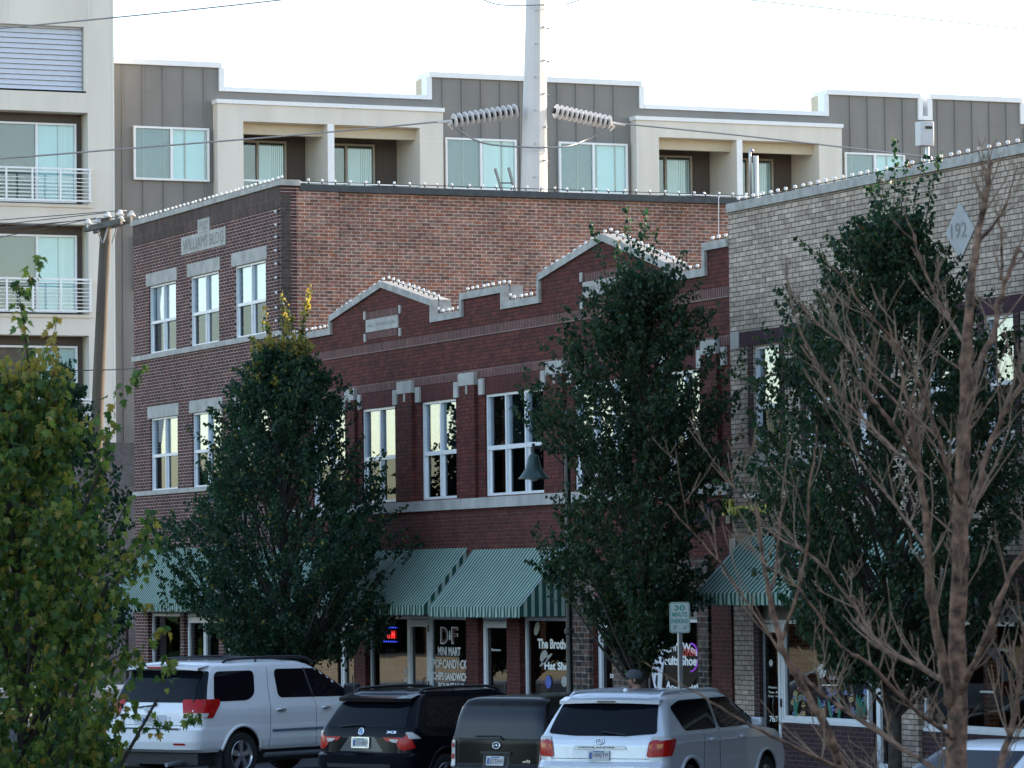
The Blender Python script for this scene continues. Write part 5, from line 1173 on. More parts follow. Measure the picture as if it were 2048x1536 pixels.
class Car:
    def __init__(s, name, label, tab, px, Z, head, paint, cat='car', group='vehicles parked at an angle to the kerb', bow=.05):
        s.T = np.array(tab, float); s.bow = bow; s.paint = paint
        p = DP(px, Z); s.o = thing(name, label, cat, (p[0], p[1], -.02), rad(90-head), group)
    def q(s, z): return [float(np.interp(z, s.T[:, 0], s.T[:, k])) for k in range(1, 6)]
    def rear(s, y, z, off=0):
        xr, xf, hw, rr, rf = s.q(z); a = min(abs(y), hw-.002); sg = 1 if y >= 0 else -1; d = max(0, a-(hw-rr)); n = math.sqrt(max(rr*rr-d*d, 1e-9))
        nx, ny = -n/rr, d/rr*sg
        return (xr+s.bow*(a/hw)**2+rr-n+nx*off, a*sg+ny*off, z)
    def side(s, x, z, sg=-1, off=0):
        xr, xf, hw, rr, rf = s.q(z); x0 = xr+s.bow
        if x < x0+rr: d = min(x0+rr-x, rr*.999); return (x-d/rr*off, sg*(hw-rr+math.sqrt(rr*rr-d*d)+off), z)
        if x > xf-rf: d = min(x-xf+rf, rf*.999); return (x+d/rf*off, sg*(hw-rf+math.sqrt(rf*rf-d*d)+off), z)
        return (x, sg*(hw+off), z)
    def wrap(s, qv, z, sg=-1, off=0):             # qv<0 on the rear face, 0 where the corner begins, then along the side
        xr, xf, hw, rr, rf = s.q(z); arc = rr*math.pi/2
        if qv <= 0: return s.rear(sg*(hw-rr+qv), z, off)
        if qv < arc:
            a = qv/rr; x0 = xr+s.bow; return (x0+rr-rr*math.cos(a)-math.cos(a)*off, sg*(hw-rr+rr*math.sin(a)+math.sin(a)*off), z)
        return s.side(xr+s.bow+rr+(qv-arc), z, sg, off)
    def body(s, wheels, wr=.38):
        zs = sorted(set(list(s.T[:, 0])+list(np.arange(s.T[0, 0], s.T[-1, 0], .045)))); V = []; ring = []
        NS = 90
        for z in zs:
            xr, xf, hw, rr, rf = s.q(z); pts = []
            for i in range(7): pts.append(s.rear(-(hw-rr)*i/6, z))
            for i in range(1, 6): pts.append(s.wrap(rr*math.pi/2*i/6, z))
            xs = np.linspace(xr+s.bow+rr, xf-rf, NS)
            for x in xs: pts.append((x, -hw, z))
            for i in range(1, 7): a = math.pi/2*i/6; pts.append((xf-rf+rf*math.sin(a), -(hw-rf+rf*math.cos(a)), z))
            for i in range(1, 7): t = 1-i/6; pts.append((xf+.06*(1-t*t), -(hw-rf)*t, z))
            full = pts+[(x, -y, z) for x, y, z in pts[-2:0:-1]]; V.append(full)
        n = len(V[0]); ns0 = 12; mb = MB(); vs = [Vector(p) for r in V for p in r]; idx = lambda i, k: i*n+k % n
        wc = [(x, wr+.02) for x in wheels]; R = wr+.075; bad = set()
        for j, p in enumerate(vs):
            if abs(p.y) < s.q(p.z)[2]-.02: continue
            for x, z in wc:
                d = math.hypot(p.x-x, p.z-z)
                if d < R-.028: bad.add(j)
                elif d < R+.03 and d > 1e-6: k = R/d; p.x = x+(p.x-x)*k; p.z = z+(p.z-z)*k
        fs = []
        for i in range(len(V)-1):
            for k in range(n):
                f = (idx(i, k), idx(i, k+1), idx(i+1, k+1), idx(i+1, k))
                if not any(v in bad for v in f): fs.append(f)
        fs.append(tuple(range((len(V)-1)*n, len(V)*n)))
        mb.add(vs, fs); b = mb.build('body', s.paint, s.o, smooth='auto'); s.b = b; 
        u = MB(); L_ = s.T[0, 2]; u.box((.25, -s.T[0, 3]+.08, .26), (L_-.2, s.T[0, 3]-.08, .5))
        for x, z in wc: u.box((x-R-.05, -s.T[0, 3]+.25, .3), (x+R+.05, s.T[0, 3]-.25, z+R+.05)); 
        u.build('underbody', M_trimb, s.o)
        fl = MBS()
        for x, z in wc:
            for sg in (-1, 1):
                P_ = []; 
                for a in np.linspace(-10, 190, 25): X_, Z_ = x+R*math.cos(rad(a)), z+R*math.sin(rad(a)); P_.append(s.side(X_, max(Z_, s.T[0, 0]), sg, .002))
                fl.tube(P_, .028, 6)
        fl.build('wheel_arch', s.paint, s.o, smooth=True)
        for x, z in wc:
            for sg in (-1, 1): s.wheel(x, sg*(s.q(.6)[2]-.13), wr, sg)
    def wheel(s, x, y, r, sg):
        t = MB(); ax = (0, sg, 0); t.lathe([(r*.62, -.11), (r*.9, -.125), (r*.985, -.09), (r, -.05), (r, .05), (r*.985, .09), (r*.9, .125), (r*.64, .115), (r*.62, .1)], (x, y, r), ax, 32, caps=False)
        w = t.build('wheel', M_tyre, s.o, smooth='auto')
        m_ = MB(); m_.lathe([(r*.64, .112), (r*.62, .118), (r*.58, .10), (r*.56, .03)], (x, y, r), ax, 32, caps=False); m_.lathe([(r*.57, .02), (.01, .015)], (x, y, r), ax, 32, mi=1)
        for k in range(5):
            a = 2*math.pi*k/5+.3; c, s_ = math.cos(a), math.sin(a); n = (-s_, c); w0, w1 = r*.14, r*.085
            P_ = lambda rr, ww, h: (x+(c*rr+n[0]*ww)*1, y+sg*h, r+(s_*rr+n[1]*ww))
            vs = [P_(r*.1, -w1, .11), P_(r*.1, w1, .11), P_(r*.58, w0, .095), P_(r*.58, -w0, .095), P_(r*.1, -w1, .05), P_(r*.1, w1, .05), P_(r*.58, w0, .05), P_(r*.58, -w0, .05)]
            m_.add(vs, [(0, 1, 2, 3), (0, 4, 5, 1), (1, 5, 6, 2), (2, 6, 7, 3), (3, 7, 4, 0)])
        m_.lathe([(r*.17, .06), (r*.17, .115), (r*.12, .125), (0, .127)], (x, y, r), ax, 16); m_.build('rim', [M_rim, M_trimb], w, smooth='auto')
    def panel(s, name, pieces, mt, off=.006, r=.04, step=.07, parent=None, smooth=True, label=None):
        """pieces: (map name, polygon, side)"""
        mb = MB()
        for mp, poly, sg in pieces:
            bm = bmesh.new(); rp = roundpoly(poly, r) if r else poly
            bm.faces.new([bm.verts.new((p[0], p[1], 0)) for p in rp])
            for k in (0, 1):
                lo_ = min(p[k] for p in rp); hi_ = max(p[k] for p in rp); t = lo_+step
                while t < hi_-.01:
                    co = [0, 0, 0]; co[k] = t; no = [0, 0, 0]; no[k] = 1
                    bmesh.ops.bisect_plane(bm, geom=bm.verts[:]+bm.edges[:]+bm.faces[:], plane_co=co, plane_no=no); t += step
            f = {'rear': lambda a, b_: s.rear(a, b_, off), 'side': lambda a, b_: s.side(a, b_, sg, off), 'wrap': lambda a, b_: s.wrap(a, b_, sg, off)}[mp]
            bm.verts.index_update(); mb.add([f(v.co.x, v.co.y) for v in bm.verts], [tuple(v.index for v in fc.verts) for fc in bm.faces]); bm.free()
        return mb.build(name, mt, parent or s.o, smooth=smooth, label=label)
    def line(s, name, mp, pts, w, mt, sg=-1, off=.004, parent=None):
        f = {'rear': lambda a, b_: s.rear(a, b_, off), 'side': lambda a, b_: s.side(a, b_, sg, off), 'wrap': lambda a, b_: s.wrap(a, b_, sg, off)}[mp]
        P_ = []
        for i in range(len(pts)-1):
            for k in range(8): t = k/8; P_.append(f(pts[i][0]*(1-t)+pts[i+1][0]*t, pts[i][1]*(1-t)+pts[i+1][1]*t))
        P_.append(f(*pts[-1])); mb = MB(); mb.tube(P_, w, 5); return mb.build(name, mt, parent or s.o, smooth=True)
    def rail(s, x0, x1, y, z, mt, h=.06):
        for sg in (-1, 1):
            mb = MB(); mb.tube([(x0, sg*y, z-.02), (x0+.12, sg*y, z+h*.8), (x0+.35, sg*y, z+h), ((x0+x1)/2, sg*y, z+h*1.15), (x1-.35, sg*y, z+h), (x1-.12, sg*y, z+h*.6), (x1, sg*y, z-.03)], .022, 8)
            mb.tube([(x0+.8, sg*y, z-.02), (x0+.8, sg*y, z+h)], .02, 6); mb.build('roof_rail', mt, s.o, smooth=True)
    def plate(s, txt, z0, z1, hw_=.155, y=0, rim=None):
        x = s.rear(y, z0)[0]-.03; x2 = s.rear(y, z1)[0]-.03; f = lambda u, v, d: (x+(x2-x)*v-.0-d, y-u, z0+(z1-z0)*v)
        mb = MB(); mb.prism(rr_poly(-hw_, 0, hw_, 1, .03), f, 0, -.02); pl = mb.build('licence_plate', M_plate, s.o)
        if rim:
            mb = MB()
            for a, b_, c, d in ((-hw_-.015, -hw_+.008, -.06, 1.06), (hw_-.008, hw_+.015, -.06, 1.06), (-hw_, hw_, -.09, .05), (-hw_, hw_, .95, 1.08)): mb.prism([(a, c), (b_, c), (b_, d), (a, d)], f, .004, -.018)
            mb.build('plate_frame', rim, pl)
        mb = MB(); text_on(mb, f, txt, -hw_*.55, hw_*.92, .2, .72, .004, bold=.0); mb.build('lettering', M_plet, pl)
        mb = MB(); mb.prism([(-hw_*.9, .15), (-hw_*.62, .15), (-hw_*.66, .5), (-hw_*.6, .8), (-hw_*.85, .8)], f, .003, 0); mb.prism([(-hw_*.5, .82), (hw_*.5, .82), (hw_*.5, .93), (-hw_*.5, .93)], f, .003, 0); mb.build('plate_picture', M_pblue, pl)
    def rtext(s, txt, y0, y1, z0, z1, mt, off=.008, bold=.02, parent=None):
        mb = MB(); text_on(mb, lambda u, z, d: s.rear(u, z, off), txt, y0, y1, z0, z1, 0, bold=bold); return mb.build('lettering', mt, parent or s.o)
    def ring(s, y, z, rx, rz, mt, inner, parent=None):
        mb = MB(); P_ = lambda a, b_, o=.012: s.rear(y+a, z+b_, o)
        mb.tube([P_(rx*math.cos(t), rz*math.sin(t)) for t in np.linspace(0, 2*math.pi, 25)], .008, 6)
        for kind in inner:
            if kind == 'oval2': mb.tube([P_(rx*.42*math.cos(t), rz*.05+rz*.85*math.sin(t)) for t in np.linspace(0, 2*math.pi, 19)], .006, 5); mb.tube([P_(rx*.8*math.cos(t), rz*.42+rz*.38*math.sin(t)) for t in np.linspace(0, 2*math.pi, 19)], .006, 5)
            if kind == 'bars': mb.tube([P_(-rx, 0), P_(-rx*.3, 0)], .008, 5); mb.tube([P_(rx, 0), P_(rx*.3, 0)], .008, 5); mb.tube([P_(0, rz*.6), P_(-rx*.15, 0), P_(0, -rz*.6), P_(rx*.15, 0), P_(0, rz*.6)], .006, 5)
        return mb.build('emblem', mt, s.o, smooth=True)
HEAD = 61.5
P_white = mat('white_car_paint', (.80, .80, .80), .25, var=.03, coat=.5); P_black = mat('black_car_paint', (.005, .006, .009), .12, spec=.12, var=0, coat=.05)
P_dkg = mat('dark_bronze_car_paint', (.010, .0095, .009), .16, spec=.14, var=0, coat=.06); P_silv = mat('silver_blue_car_paint', (.60, .62, .65), .28, metal=.25, var=.03, coat=.8)
# ---------------- white full size vehicle
#        z    xr    xf    hw   rr   rf
tabW = [(.45, .16, 5.05, .90, .14, .3), (.50, .04, 5.12, .93, .16, .32), (.62, .0, 5.15, .955, .16, .34), (.80, .0, 5.15, .96, .16, .34), (.84, .10, 5.12, .955, .15, .34), (1.0, .11, 5.05, .965, .15, .34), (1.10, .12, 4.95, .96, .15, .34), (1.16, .15, 4.6, .945, .15, .4), (1.21, .17, 4.05, .93, .15, .3), (1.45, .27, 3.62, .855, .15, .28), (1.68, .40, 3.2, .785, .16, .3), (1.76, .45, 3.02, .75, .17, .3), (1.81, .52, 2.85, .69, .2, .3), (1.84, .75, 2.5, .52, .25, .3)]
c = Car('white_suv', 'white full size sport utility vehicle with black roof rails, leftmost of the angled parked vehicles', tabW, 290, 65.3, HEAD, P_white)
c.o.scale = (1.08, 1.1, 1.06); c.body((1.12, 4.12), .375)
c.panel('rear_window', [('rear', [(-.80, 1.22), (.80, 1.22), (.71, 1.71), (-.71, 1.71)], 0), ('wrap', [(-.12, 1.21), (.20, 1.21), (.20, 1.70), (-.12, 1.70)], -1), ('wrap', [(-.12, 1.21), (.20, 1.21), (.20, 1.70), (-.12, 1.70)], 1)], M_tint)
for sg in (-1, 1):
    c.panel('side_window', [('side', [(.50, 1.23), (1.28, 1.23), (1.46, 1.32), (1.56, 1.69), (.66, 1.69)], sg)], M_tint, r=.1)
    c.panel('side_window', [('side', [(1.98, 1.25), (3.72, 1.23), (3.50, 1.42), (3.12, 1.69), (2.02, 1.70)], sg)], M_tint, r=.1)
    c.panel('tail_light', [('wrap', [(-.16, 1.0), (.36, .98), (.50, 1.2), (.47, 1.27), (-.2, 1.27)], sg)], M_red, off=.014, r=.05)
    c.panel('reversing_light', [('wrap', [(-.14, 1.0), (.22, .99), (.25, 1.06), (-.16, 1.06)], sg)], M_clr, off=.019, r=.02)
    c.panel('bumper_reflector', [('wrap', [(-.25, .57), (-.03, .57), (-.03, .6), (-.25, .6)], sg)], M_red, off=.012, r=.01)
    c.line('door_seam', 'side', [(1.74, .5), (1.76, 1.1), (1.80, 1.4), (1.88, 1.72)], .004, M_seam, sg, 0)
    c.line('door_seam', 'side', [(2.84, .5), (2.82, 1.2)], .004, M_seam, sg, 0)
    c.line('window_pillar', 'side', [(2.80, 1.24), (2.72, 1.70)], .02, M_trimb, sg, .006)
    c.panel('door_moulding', [('side', [(1.78, .72), (3.75, .72), (3.75, .76), (1.78, .76)], sg)], mat('blue_grey_trim', (.12, .16, .22), .5), off=.016, r=.01)
    for xh in (1.98, 3.05): mb = MB(); p = c.side(xh, 1.06, sg, .0); mb.lathe([(.0, -.11), (.02, -.1), (.028, 0), (.02, .1), (0, .11)], (p[0], p[1]+sg*.02, p[2]), (1, 0, 0), 10); mb.build('door_handle', M_chr, c.o, smooth=True)
    p = c.side(3.66, 1.30, sg); mb = MB(); mb.box((p[0]-.1, p[1]-.02*sg, p[2]-.12), (p[0]+.06, p[1]+.24*sg, p[2]+.13)); mb.build('wing_mirror', M_trimb, c.o, bevel=.04)
c.rail(.95, 3.1, .66, 1.80, M_trimb, .075)
mb = MB()
for x in (1.25, 2.45): mb.box((x-.03, -.66, 1.855), (x+.03, .66, 1.885))
mb.build('roof_crossbars', M_trimb, c.o, bevel=.008)
mb = MB(); N = 14                               # roof spoiler
for i in range(N):
    a, b_ = -.76+1.52*i/N, -.76+1.52*(i+1)/N; e = lambda y: .26+.07*(abs(y)/.76)**3; zt = lambda y: 1.80-.03*(abs(y)/.76)**2
    vs = [(e(a), a, zt(a)-.06), (e(b_), b_, zt(b_)-.06), (e(b_)-.0, b_, zt(b_)-.02), (e(a)-.0, a, zt(a)-.02), (.62, a, zt(a)+.02), (.62, b_, zt(b_)+.02), (.55, a, zt(a)-.09), (.55, b_, zt(b_)-.09)]
    mb.add(vs, [(0, 3, 2, 1), (3, 4, 5, 2), (0, 1, 7, 6)])
mb.build('spoiler', P_white, c.o, smooth='auto')
mb = MB(); mb.box((.245, -.17, 1.745), (.262, .2, 1.77)); mb.build('brake_light', M_red, c.o)
c.line('wiper', 'rear', [(.28, 1.14), (.0, 1.17), (-.1, 1.19)], .012, M_trimb, off=.03); 
mb = MB(); p = c.rear(-.06, 1.19); mb.ball((p[0]-.02, p[1], p[2]), .035, 8, 6); mb.build('wiper_hub', M_trimb, c.o, smooth=True)
c.ring(0.08, 1.11, .055, .04, M_chr, ('oval2',))
c.panel('plate_recess', [('rear', [(-.33, .86), (.33, .86), (.33, 1.03), (-.33, 1.03)], 0)], mat('shaded_white_recess', (.45, .47, .49), .4, var=0), off=.006, r=.06)
c.plate('291EWJ', .875, 1.0)
c.rtext('SEQUOIA', .70, .42, .79, .825, M_seam); c.rtext('LIMITED', -.42, -.66, .80, .825, M_seam)
c.line('tailgate_seam', 'rear', [(-.78, 1.18), (-.74, .87), (.74, .87), (.78, 1.18)], .004, M_seam, off=0)
c.panel('step_pad', [('rear', [(-.6, .812), (.6, .812), (.6, .83), (-.6, .83)], 0)], M_trimb, off=.02, r=.005)
mb = MB(); mb.tube([(1.65, -.93, .36), (3.6, -.93, .36)], .04, 8); mb.tube([(1.65, .93, .36), (3.6, .93, .36)], .04, 8); mb.build('running_board', mat('grey_running_board', (.1, .11, .12), .5), c.o)
for sg in (-1, 1): mb = MB(); mb.box((.62, sg*.70, .2), (.66, sg*.95, .48)); mb.build('mud_flap', M_trimb, c.o)
mb = MB(); mb.lathe([(.035, -.3), (.035, .3)], (.2, -.5, .3), (1, 0, .1), 10); mb.build('exhaust_pipe', M_galv, c.o)
# ---------------- black vehicle
tabB = [(.30, .14, 4.45, .86, .16, .3), (.38, .02, 4.52, .90, .18, .32), (.55, .0, 4.56, .925, .18, .34), (.68, .0, 4.56, .925, .18, .34), (.72, .07, 4.54, .92, .17, .34), (.95, .09, 4.4, .925, .17, .34), (1.02, .11, 4.1, .92, .16, .34), (1.07, .13, 3.7, .91, .15, .3), (1.28, .27, 3.3, .82, .15, .28), (1.48, .42, 2.9, .735, .16, .3), (1.55, .48, 2.75, .70, .17, .3), (1.60, .55, 2.6, .63, .2, .3), (1.63, .8, 2.3, .5, .25, .3)]
c = Car('black_suv', 'black sport utility vehicle with small round badge, second of the angled parked vehicles', tabB, 713, 58.6, HEAD, P_black)
c.body((.95, 3.75), .345)
c.panel('rear_window', [('rear', [(-.77, 1.09), (.77, 1.09), (.66, 1.45), (-.66, 1.45)], 0)], M_tint)
for sg in (-1, 1):
    c.panel('side_window', [('side', [(.45, 1.10), (1.5, 1.09), (1.5, 1.5), (.72, 1.5)], sg)], M_tint, r=.06); c.panel('side_window', [('side', [(1.6, 1.09), (3.1, 1.09), (2.7, 1.5), (1.6, 1.5)], sg)], M_tint, r=.06)
    c.panel('tail_light', [('wrap', [(-.36, .95), (.02, .95), (.02, .985), (.10, .99), (.20, .80), (.02, .76), (-.06, .80), (-.12, .89), (-.27, .89)], sg)], M_red, off=.012, r=.02)
    c.panel('reversing_light', [('wrap', [(-.24, .925), (-.06, .925), (-.09, .87), (-.18, .88)], sg)], M_clr, off=.017, r=.015)
    c.panel('indicator_lens', [('wrap', [(.02, 1.03), (.12, 1.03), (.30, .93), (.10, .93)], sg)], M_clr, off=.013, r=.02)
    c.line('door_seam', 'side', [(1.55, .4), (1.55, 1.5)], .004, M_seam, sg, 0)
    p = c.side(3.05, 1.15, sg); mb = MB(); mb.box((p[0]-.1, p[1], p[2]-.08), (p[0]+.05, p[1]+.2*sg, p[2]+.08)); mb.build('wing_mirror', P_black, c.o, bevel=.03)
c.rail(.65, 2.6, .62, 1.58, M_trimb, .07)
mb = MB(); N = 12
for i in range(N):
    a, b_ = -.70+1.4*i/N, -.70+1.4*(i+1)/N; e = lambda y: .30+.1*(abs(y)/.7)**4; zt = 1.56
    mb.add([(e(a), a, zt-.10), (e(b_), b_, zt-.10), (e(b_), b_, zt-.045), (e(a), a, zt-.045), (.62, a, zt+.02), (.62, b_, zt+.02), (.46, a, zt-.09), (.46, b_, zt-.09)], [(0, 3, 2, 1), (3, 4, 5, 2), (0, 1, 7, 6)])
mb.build('spoiler', P_black, c.o, smooth='auto')
c.line('wiper', 'rear', [(.45, 1.10), (.1, 1.13), (.0, 1.12)], .01, M_trimb, off=.03)
c.ring(.02, 1.03, .05, .05, M_chr, ()); mb = MB()
for i in range(4):
    mb.mi = i % 2; P_ = [c.rear(.02, 1.03, .012)]+[c.rear(.02+.04*math.cos(t), 1.03+.04*math.sin(t), .012) for t in np.linspace(i*math.pi/2, (i+1)*math.pi/2, 6)]; mb.add(P_, [tuple(range(len(P_)))])
mb.build('badge', [mat('badge_blue', (.03, .18, .5), .3, var=0), M_plate], c.o)
c.rtext('X3', -.45, -.63, 1.01, 1.045, M_chr, bold=.03)
c.plate('151HRH', .80, .94, rim=M_chr)
c.panel('tailgate_recess', [('rear', [(-.42, .74), (.42, .74), (.24, .955), (-.24, .955)], 0)], mat('blue_black_paint', (.02, .028, .042), .25, var=0, coat=.2), off=.005, r=.02)
c.line('tailgate_seam', 'rear', [(-.76, 1.07), (.76, 1.07)], .004, M_seam, off=.002)
c.panel('bumper_strip', [('rear', [(-.6, .50), (.6, .50), (.62, .56), (-.62, .56)], 0)], M_trimb, off=.02, r=.02)
# ---------------- boxy dark wagon
tabX = [(.26, .12, 4.1, .84, .12, .3), (.34, .02, 4.18, .87, .13, .3), (.60, .0, 4.22, .88, .12, .3), (.66, .03, 4.2, .88, .10, .3), (.95, .05, 4.0, .88, .10, .3), (1.0, .055, 3.7, .875, .10, .28), (1.3, .10, 3.2, .80, .11, .25), (1.48, .15, 2.95, .755, .12, .25), (1.54, .19, 2.8, .73, .13, .25), (1.58, .26, 2.65, .66, .16, .3), (1.60, .5, 2.4, .5, .2, .3)]
c = Car('boxy_wagon', 'boxy dark bronze wagon with large square rear window, third of the angled parked vehicles', tabX, 986, 55.8, HEAD, P_dkg, bow=.03)
c.body((.8, 3.4), .325)
c.panel('rear_window', [('rear', [(-.80, 1.02), (.80, 1.02), (.74, 1.46), (-.74, 1.46)], 0)], mat('glossy_rear_glass', (.006, .009, .015), .015, spec=.28, var=0), off=.008, r=.02)
for sg in (-1, 1):
    c.panel('side_window', [('side', [(.5, 1.03), (1.4, 1.03), (1.4, 1.47), (.55, 1.47)], sg)], M_tint, r=.05); c.panel('side_window', [('side', [(1.5, 1.03), (3.1, 1.03), (2.8, 1.47), (1.5, 1.47)], sg)], M_tint, r=.05)
    c.panel('tail_light', [('wrap', [(-.03, .62), (.16, .62), (.14, .985), (-.015, .985)], sg)], M_clr, off=.012, r=.02)
    c.panel('brake_lens', [('wrap', [(-.01, .72), (.14, .72), (.14, .79), (-.01, .79)], sg), ('wrap', [(-.005, .88), (.13, .88), (.13, .94), (-.005, .94)], sg)], mat('pinkish_red_lens', (.42, .06, .06), .1, coat=1), off=.017, r=.01)
    p = c.side(2.95, 1.1, sg); mb = MB(); mb.box((p[0]-.1, p[1], p[2]-.08), (p[0]+.05, p[1]+.2*sg, p[2]+.08)); mb.build('wing_mirror', P_dkg, c.o, bevel=.03)
c.line('wiper', 'rear', [(.38, 1.045), (-.05, 1.05), (-.12, 1.0)], .012, M_trimb, off=.03)
c.ring(.0, .92, .065, .045, M_chr, ('bars',))
c.panel('tailgate_handle', [('rear', [(-.27, .80), (.27, .80), (.27, .835), (-.27, .835)], 0)], M_trimb, off=.03, r=.01)
c.panel('plate_recess', [('rear', [(-.24, .60), (.24, .60), (.24, .79), (-.24, .79)], 0)], M_trimb, off=.006, r=.02)
c.plate('827EWH', .64, .77); c.rtext('xB', -.46, -.60, .685, .725, M_chr)
mb = MB(); p = c.rear(0, 1.50); mb.ball((p[0]-.004, 0, 1.5), .018, 8, 6); mb.build('washer_nozzle', M_seam, c.o, smooth=True)
c.line('tailgate_seam', 'rear', [(-.82, 1.0), (.82, 1.0)], .004, M_seam, off=.002)
# ---------------- silver vehicle
tabS = [(.30, .14, 4.65, .88, .16, .3), (.40, .02, 4.75, .93, .18, .32), (.58, .0, 4.79, .955, .18, .34), (.72, .01, 4.79, .955, .18, .34), (.78, .07, 4.76, .95, .17, .34), (1.0, .09, 4.6, .955, .17, .34), (1.07, .11, 4.4, .95, .16, .34), (1.13, .14, 3.9, .94, .16, .3), (1.34, .27, 3.45, .86, .16, .28), (1.52, .40, 3.1, .79, .17, .3), (1.60, .47, 2.95, .755, .18, .3), (1.66, .55, 2.75, .69, .2, .3), (1.70, .8, 2.45, .54, .25, .3)]
c = Car('silver_suv', 'silver blue sport utility vehicle with roof rails, right of the boxy wagon', tabS, 1190, 53.5, HEAD-13, P_silv)
c.body((1.0, 3.8), .36)
c.panel('rear_window', [('rear', [(-.80, 1.155), (-.4, 1.125), (.4, 1.125), (.80, 1.155), (.70, 1.555), (-.70, 1.555)], 0)], M_tint, r=.05)
for sg in (-1, 1):
    c.panel('side_window', [('side', [(.86, 1.17), (2.0, 1.17), (2.0, 1.58), (1.0, 1.58), (.62, 1.50)], sg)], M_tint, r=.07); c.panel('side_window', [('side', [(2.08, 1.17), (3.45, 1.17), (3.0, 1.58), (2.08, 1.58)], sg)], M_tint, r=.06)
    c.panel('tail_light', [('wrap', [(-.10, .84), (.30, .86), (.42, 1.05), (.36, 1.09), (-.07, 1.07)], sg)], M_red, off=.014, r=.04)
    c.panel('lens_top', [('wrap', [(-.06, 1.055), (.30, 1.08), (.22, 1.12), (-.04, 1.12)], sg)], M_clr, off=.018, r=.02)
    c.panel('indicator_lens', [('wrap', [(-.07, .95), (.10, .965), (.12, 1.02), (-.06, 1.01)], sg)], M_amb, off=.019, r=.02)
    c.line('door_seam', 'side', [(1.45, .5), (1.5, 1.15)], .004, M_seam, sg, 0); c.line('door_seam', 'side', [(2.05, .4), (2.05, 1.6)], .005, M_seam, sg, 0)
    c.line('body_crease', 'side', [(.6, 1.02), (2.2, 1.0), (4.2, .98)], .008, P_silv, sg, .0)
    for xh in (1.75, 2.85): mb = MB(); p = c.side(xh, 1.02, sg); mb.lathe([(.0, -.1), (.022, -.09), (.026, 0), (.022, .09), (0, .1)], (p[0], p[1]+sg*.02, p[2]), (1, 0, 0), 10); mb.build('door_handle', P_silv, c.o, smooth=True)
    p = c.side(3.4, 1.22, sg); mb = MB(); mb.box((p[0]-.1, p[1], p[2]-.08), (p[0]+.03, p[1]+.17*sg, p[2]+.05)); mb.build('wing_mirror', P_silv, c.o, bevel=.03)
c.rail(.62, 2.75, .66, 1.655, P_silv, .04)
mb = MB(); N = 12
for i in range(N):
    a, b_ = -.74+1.48*i/N, -.74+1.48*(i+1)/N; e = lambda y: .33+.1*(abs(y)/.74)**3; zt = lambda y: 1.64-.02*(abs(y)/.74)**2
    mb.add([(e(a), a, zt(a)-.08), (e(b_), b_, zt(b_)-.08), (e(b_), b_, zt(b_)-.035), (e(a), a, zt(a)-.035), (.62, a, zt(a)+.015), (.62, b_, zt(b_)+.015), (.5, a, zt(a)-.08), (.5, b_, zt(b_)-.08)], [(0, 3, 2, 1), (3, 4, 5, 2), (0, 1, 7, 6)])
mb.build('spoiler', P_silv, c.o, smooth='auto')
mb = MB(); mb.box((.31, -.13, 1.57), (.34, .13, 1.59)); mb.build('brake_light', mat('dull_brown_lens', (.12, .09, .07), .2), c.o)
mb = MB(); mb.ball((.95, -.02, 1.715), .035, 8, 6, (1.3, 1, .8)); mb.build('roof_antenna', P_white, c.o, smooth=True)
c.ring(0, 1.055, .062, .042, M_chr, ('oval2',))
c.panel('plate_garnish', [('rear', [(-.40, .945), (.40, .945), (.36, 1.0), (-.36, 1.0)], 0)], mat('satin_silver', (.45, .46, .47), .3, metal=.5, var=0), off=.02, r=.02)
c.rtext('HIGHLANDER', .30, -.24, .96, .985, M_trimb, off=.026, bold=.01)
c.plate('109JTP', .80, .93); c.line('wiper', 'rear', [(-.02, 1.18), (-.38, 1.14)], .012, M_trimb, off=.03)
c.line('tailgate_seam', 'rear', [(-.78, 1.12), (-.72, .82), (.72, .82), (.78, 1.12)], .004, M_seam, off=0)
# ---------------- white low car at the right and dark car at the left
tabL = [(.24, .12, 4.4, .82, .2, .3), (.34, .02, 4.5, .87, .22, .35), (.55, .0, 4.55, .885, .22, .35), (.80, .04, 4.5, .88, .22, .35), (.90, .10, 4.3, .87, .22, .35), (.96, .45, 3.6, .85, .25, .3), (1.0, .75, 3.2, .82, .25, .3), (1.2, 1.15, 2.75, .72, .22, .3), (1.33, 1.4, 2.45, .64, .22, .3), (1.39, 1.6, 2.2, .55, .22, .25), (1.41, 1.8, 2.1, .4, .12, .12)]
def low_car(name, label, px, Z, head, paint):
    c = Car(name, label, tabL, px, Z, head, paint); c.body((.85, 3.5), .31)
    c.panel('rear_window', [('rear', [(-.68, 1.02), (.68, 1.02), (.58, 1.32), (-.58, 1.32)], 0)], M_tint)
    for sg in (-1, 1):
        c.panel('side_window', [('side', [(1.1, 1.02), (3.0, 1.02), (2.5, 1.32), (1.6, 1.33)], sg)], M_tint, r=.05)
        c.panel('tail_light', [('wrap', [(-.2, .7), (.2, .7), (.2, .82), (-.2, .82)], sg)], M_red, off=.01)
        c.line('door_seam', 'side', [(2.05, .35), (2.05, 1.33)], .004, M_seam, sg, 0)
    return c
low_car('white_car', 'low white car behind the bare branches at the bottom right', 1800, 42.5, HEAD+4, P_white)
low_car('dark_car', 'dark car half hidden by the yellow green tree, left of the white vehicle', 165, 69.5, HEAD+2, P_black)
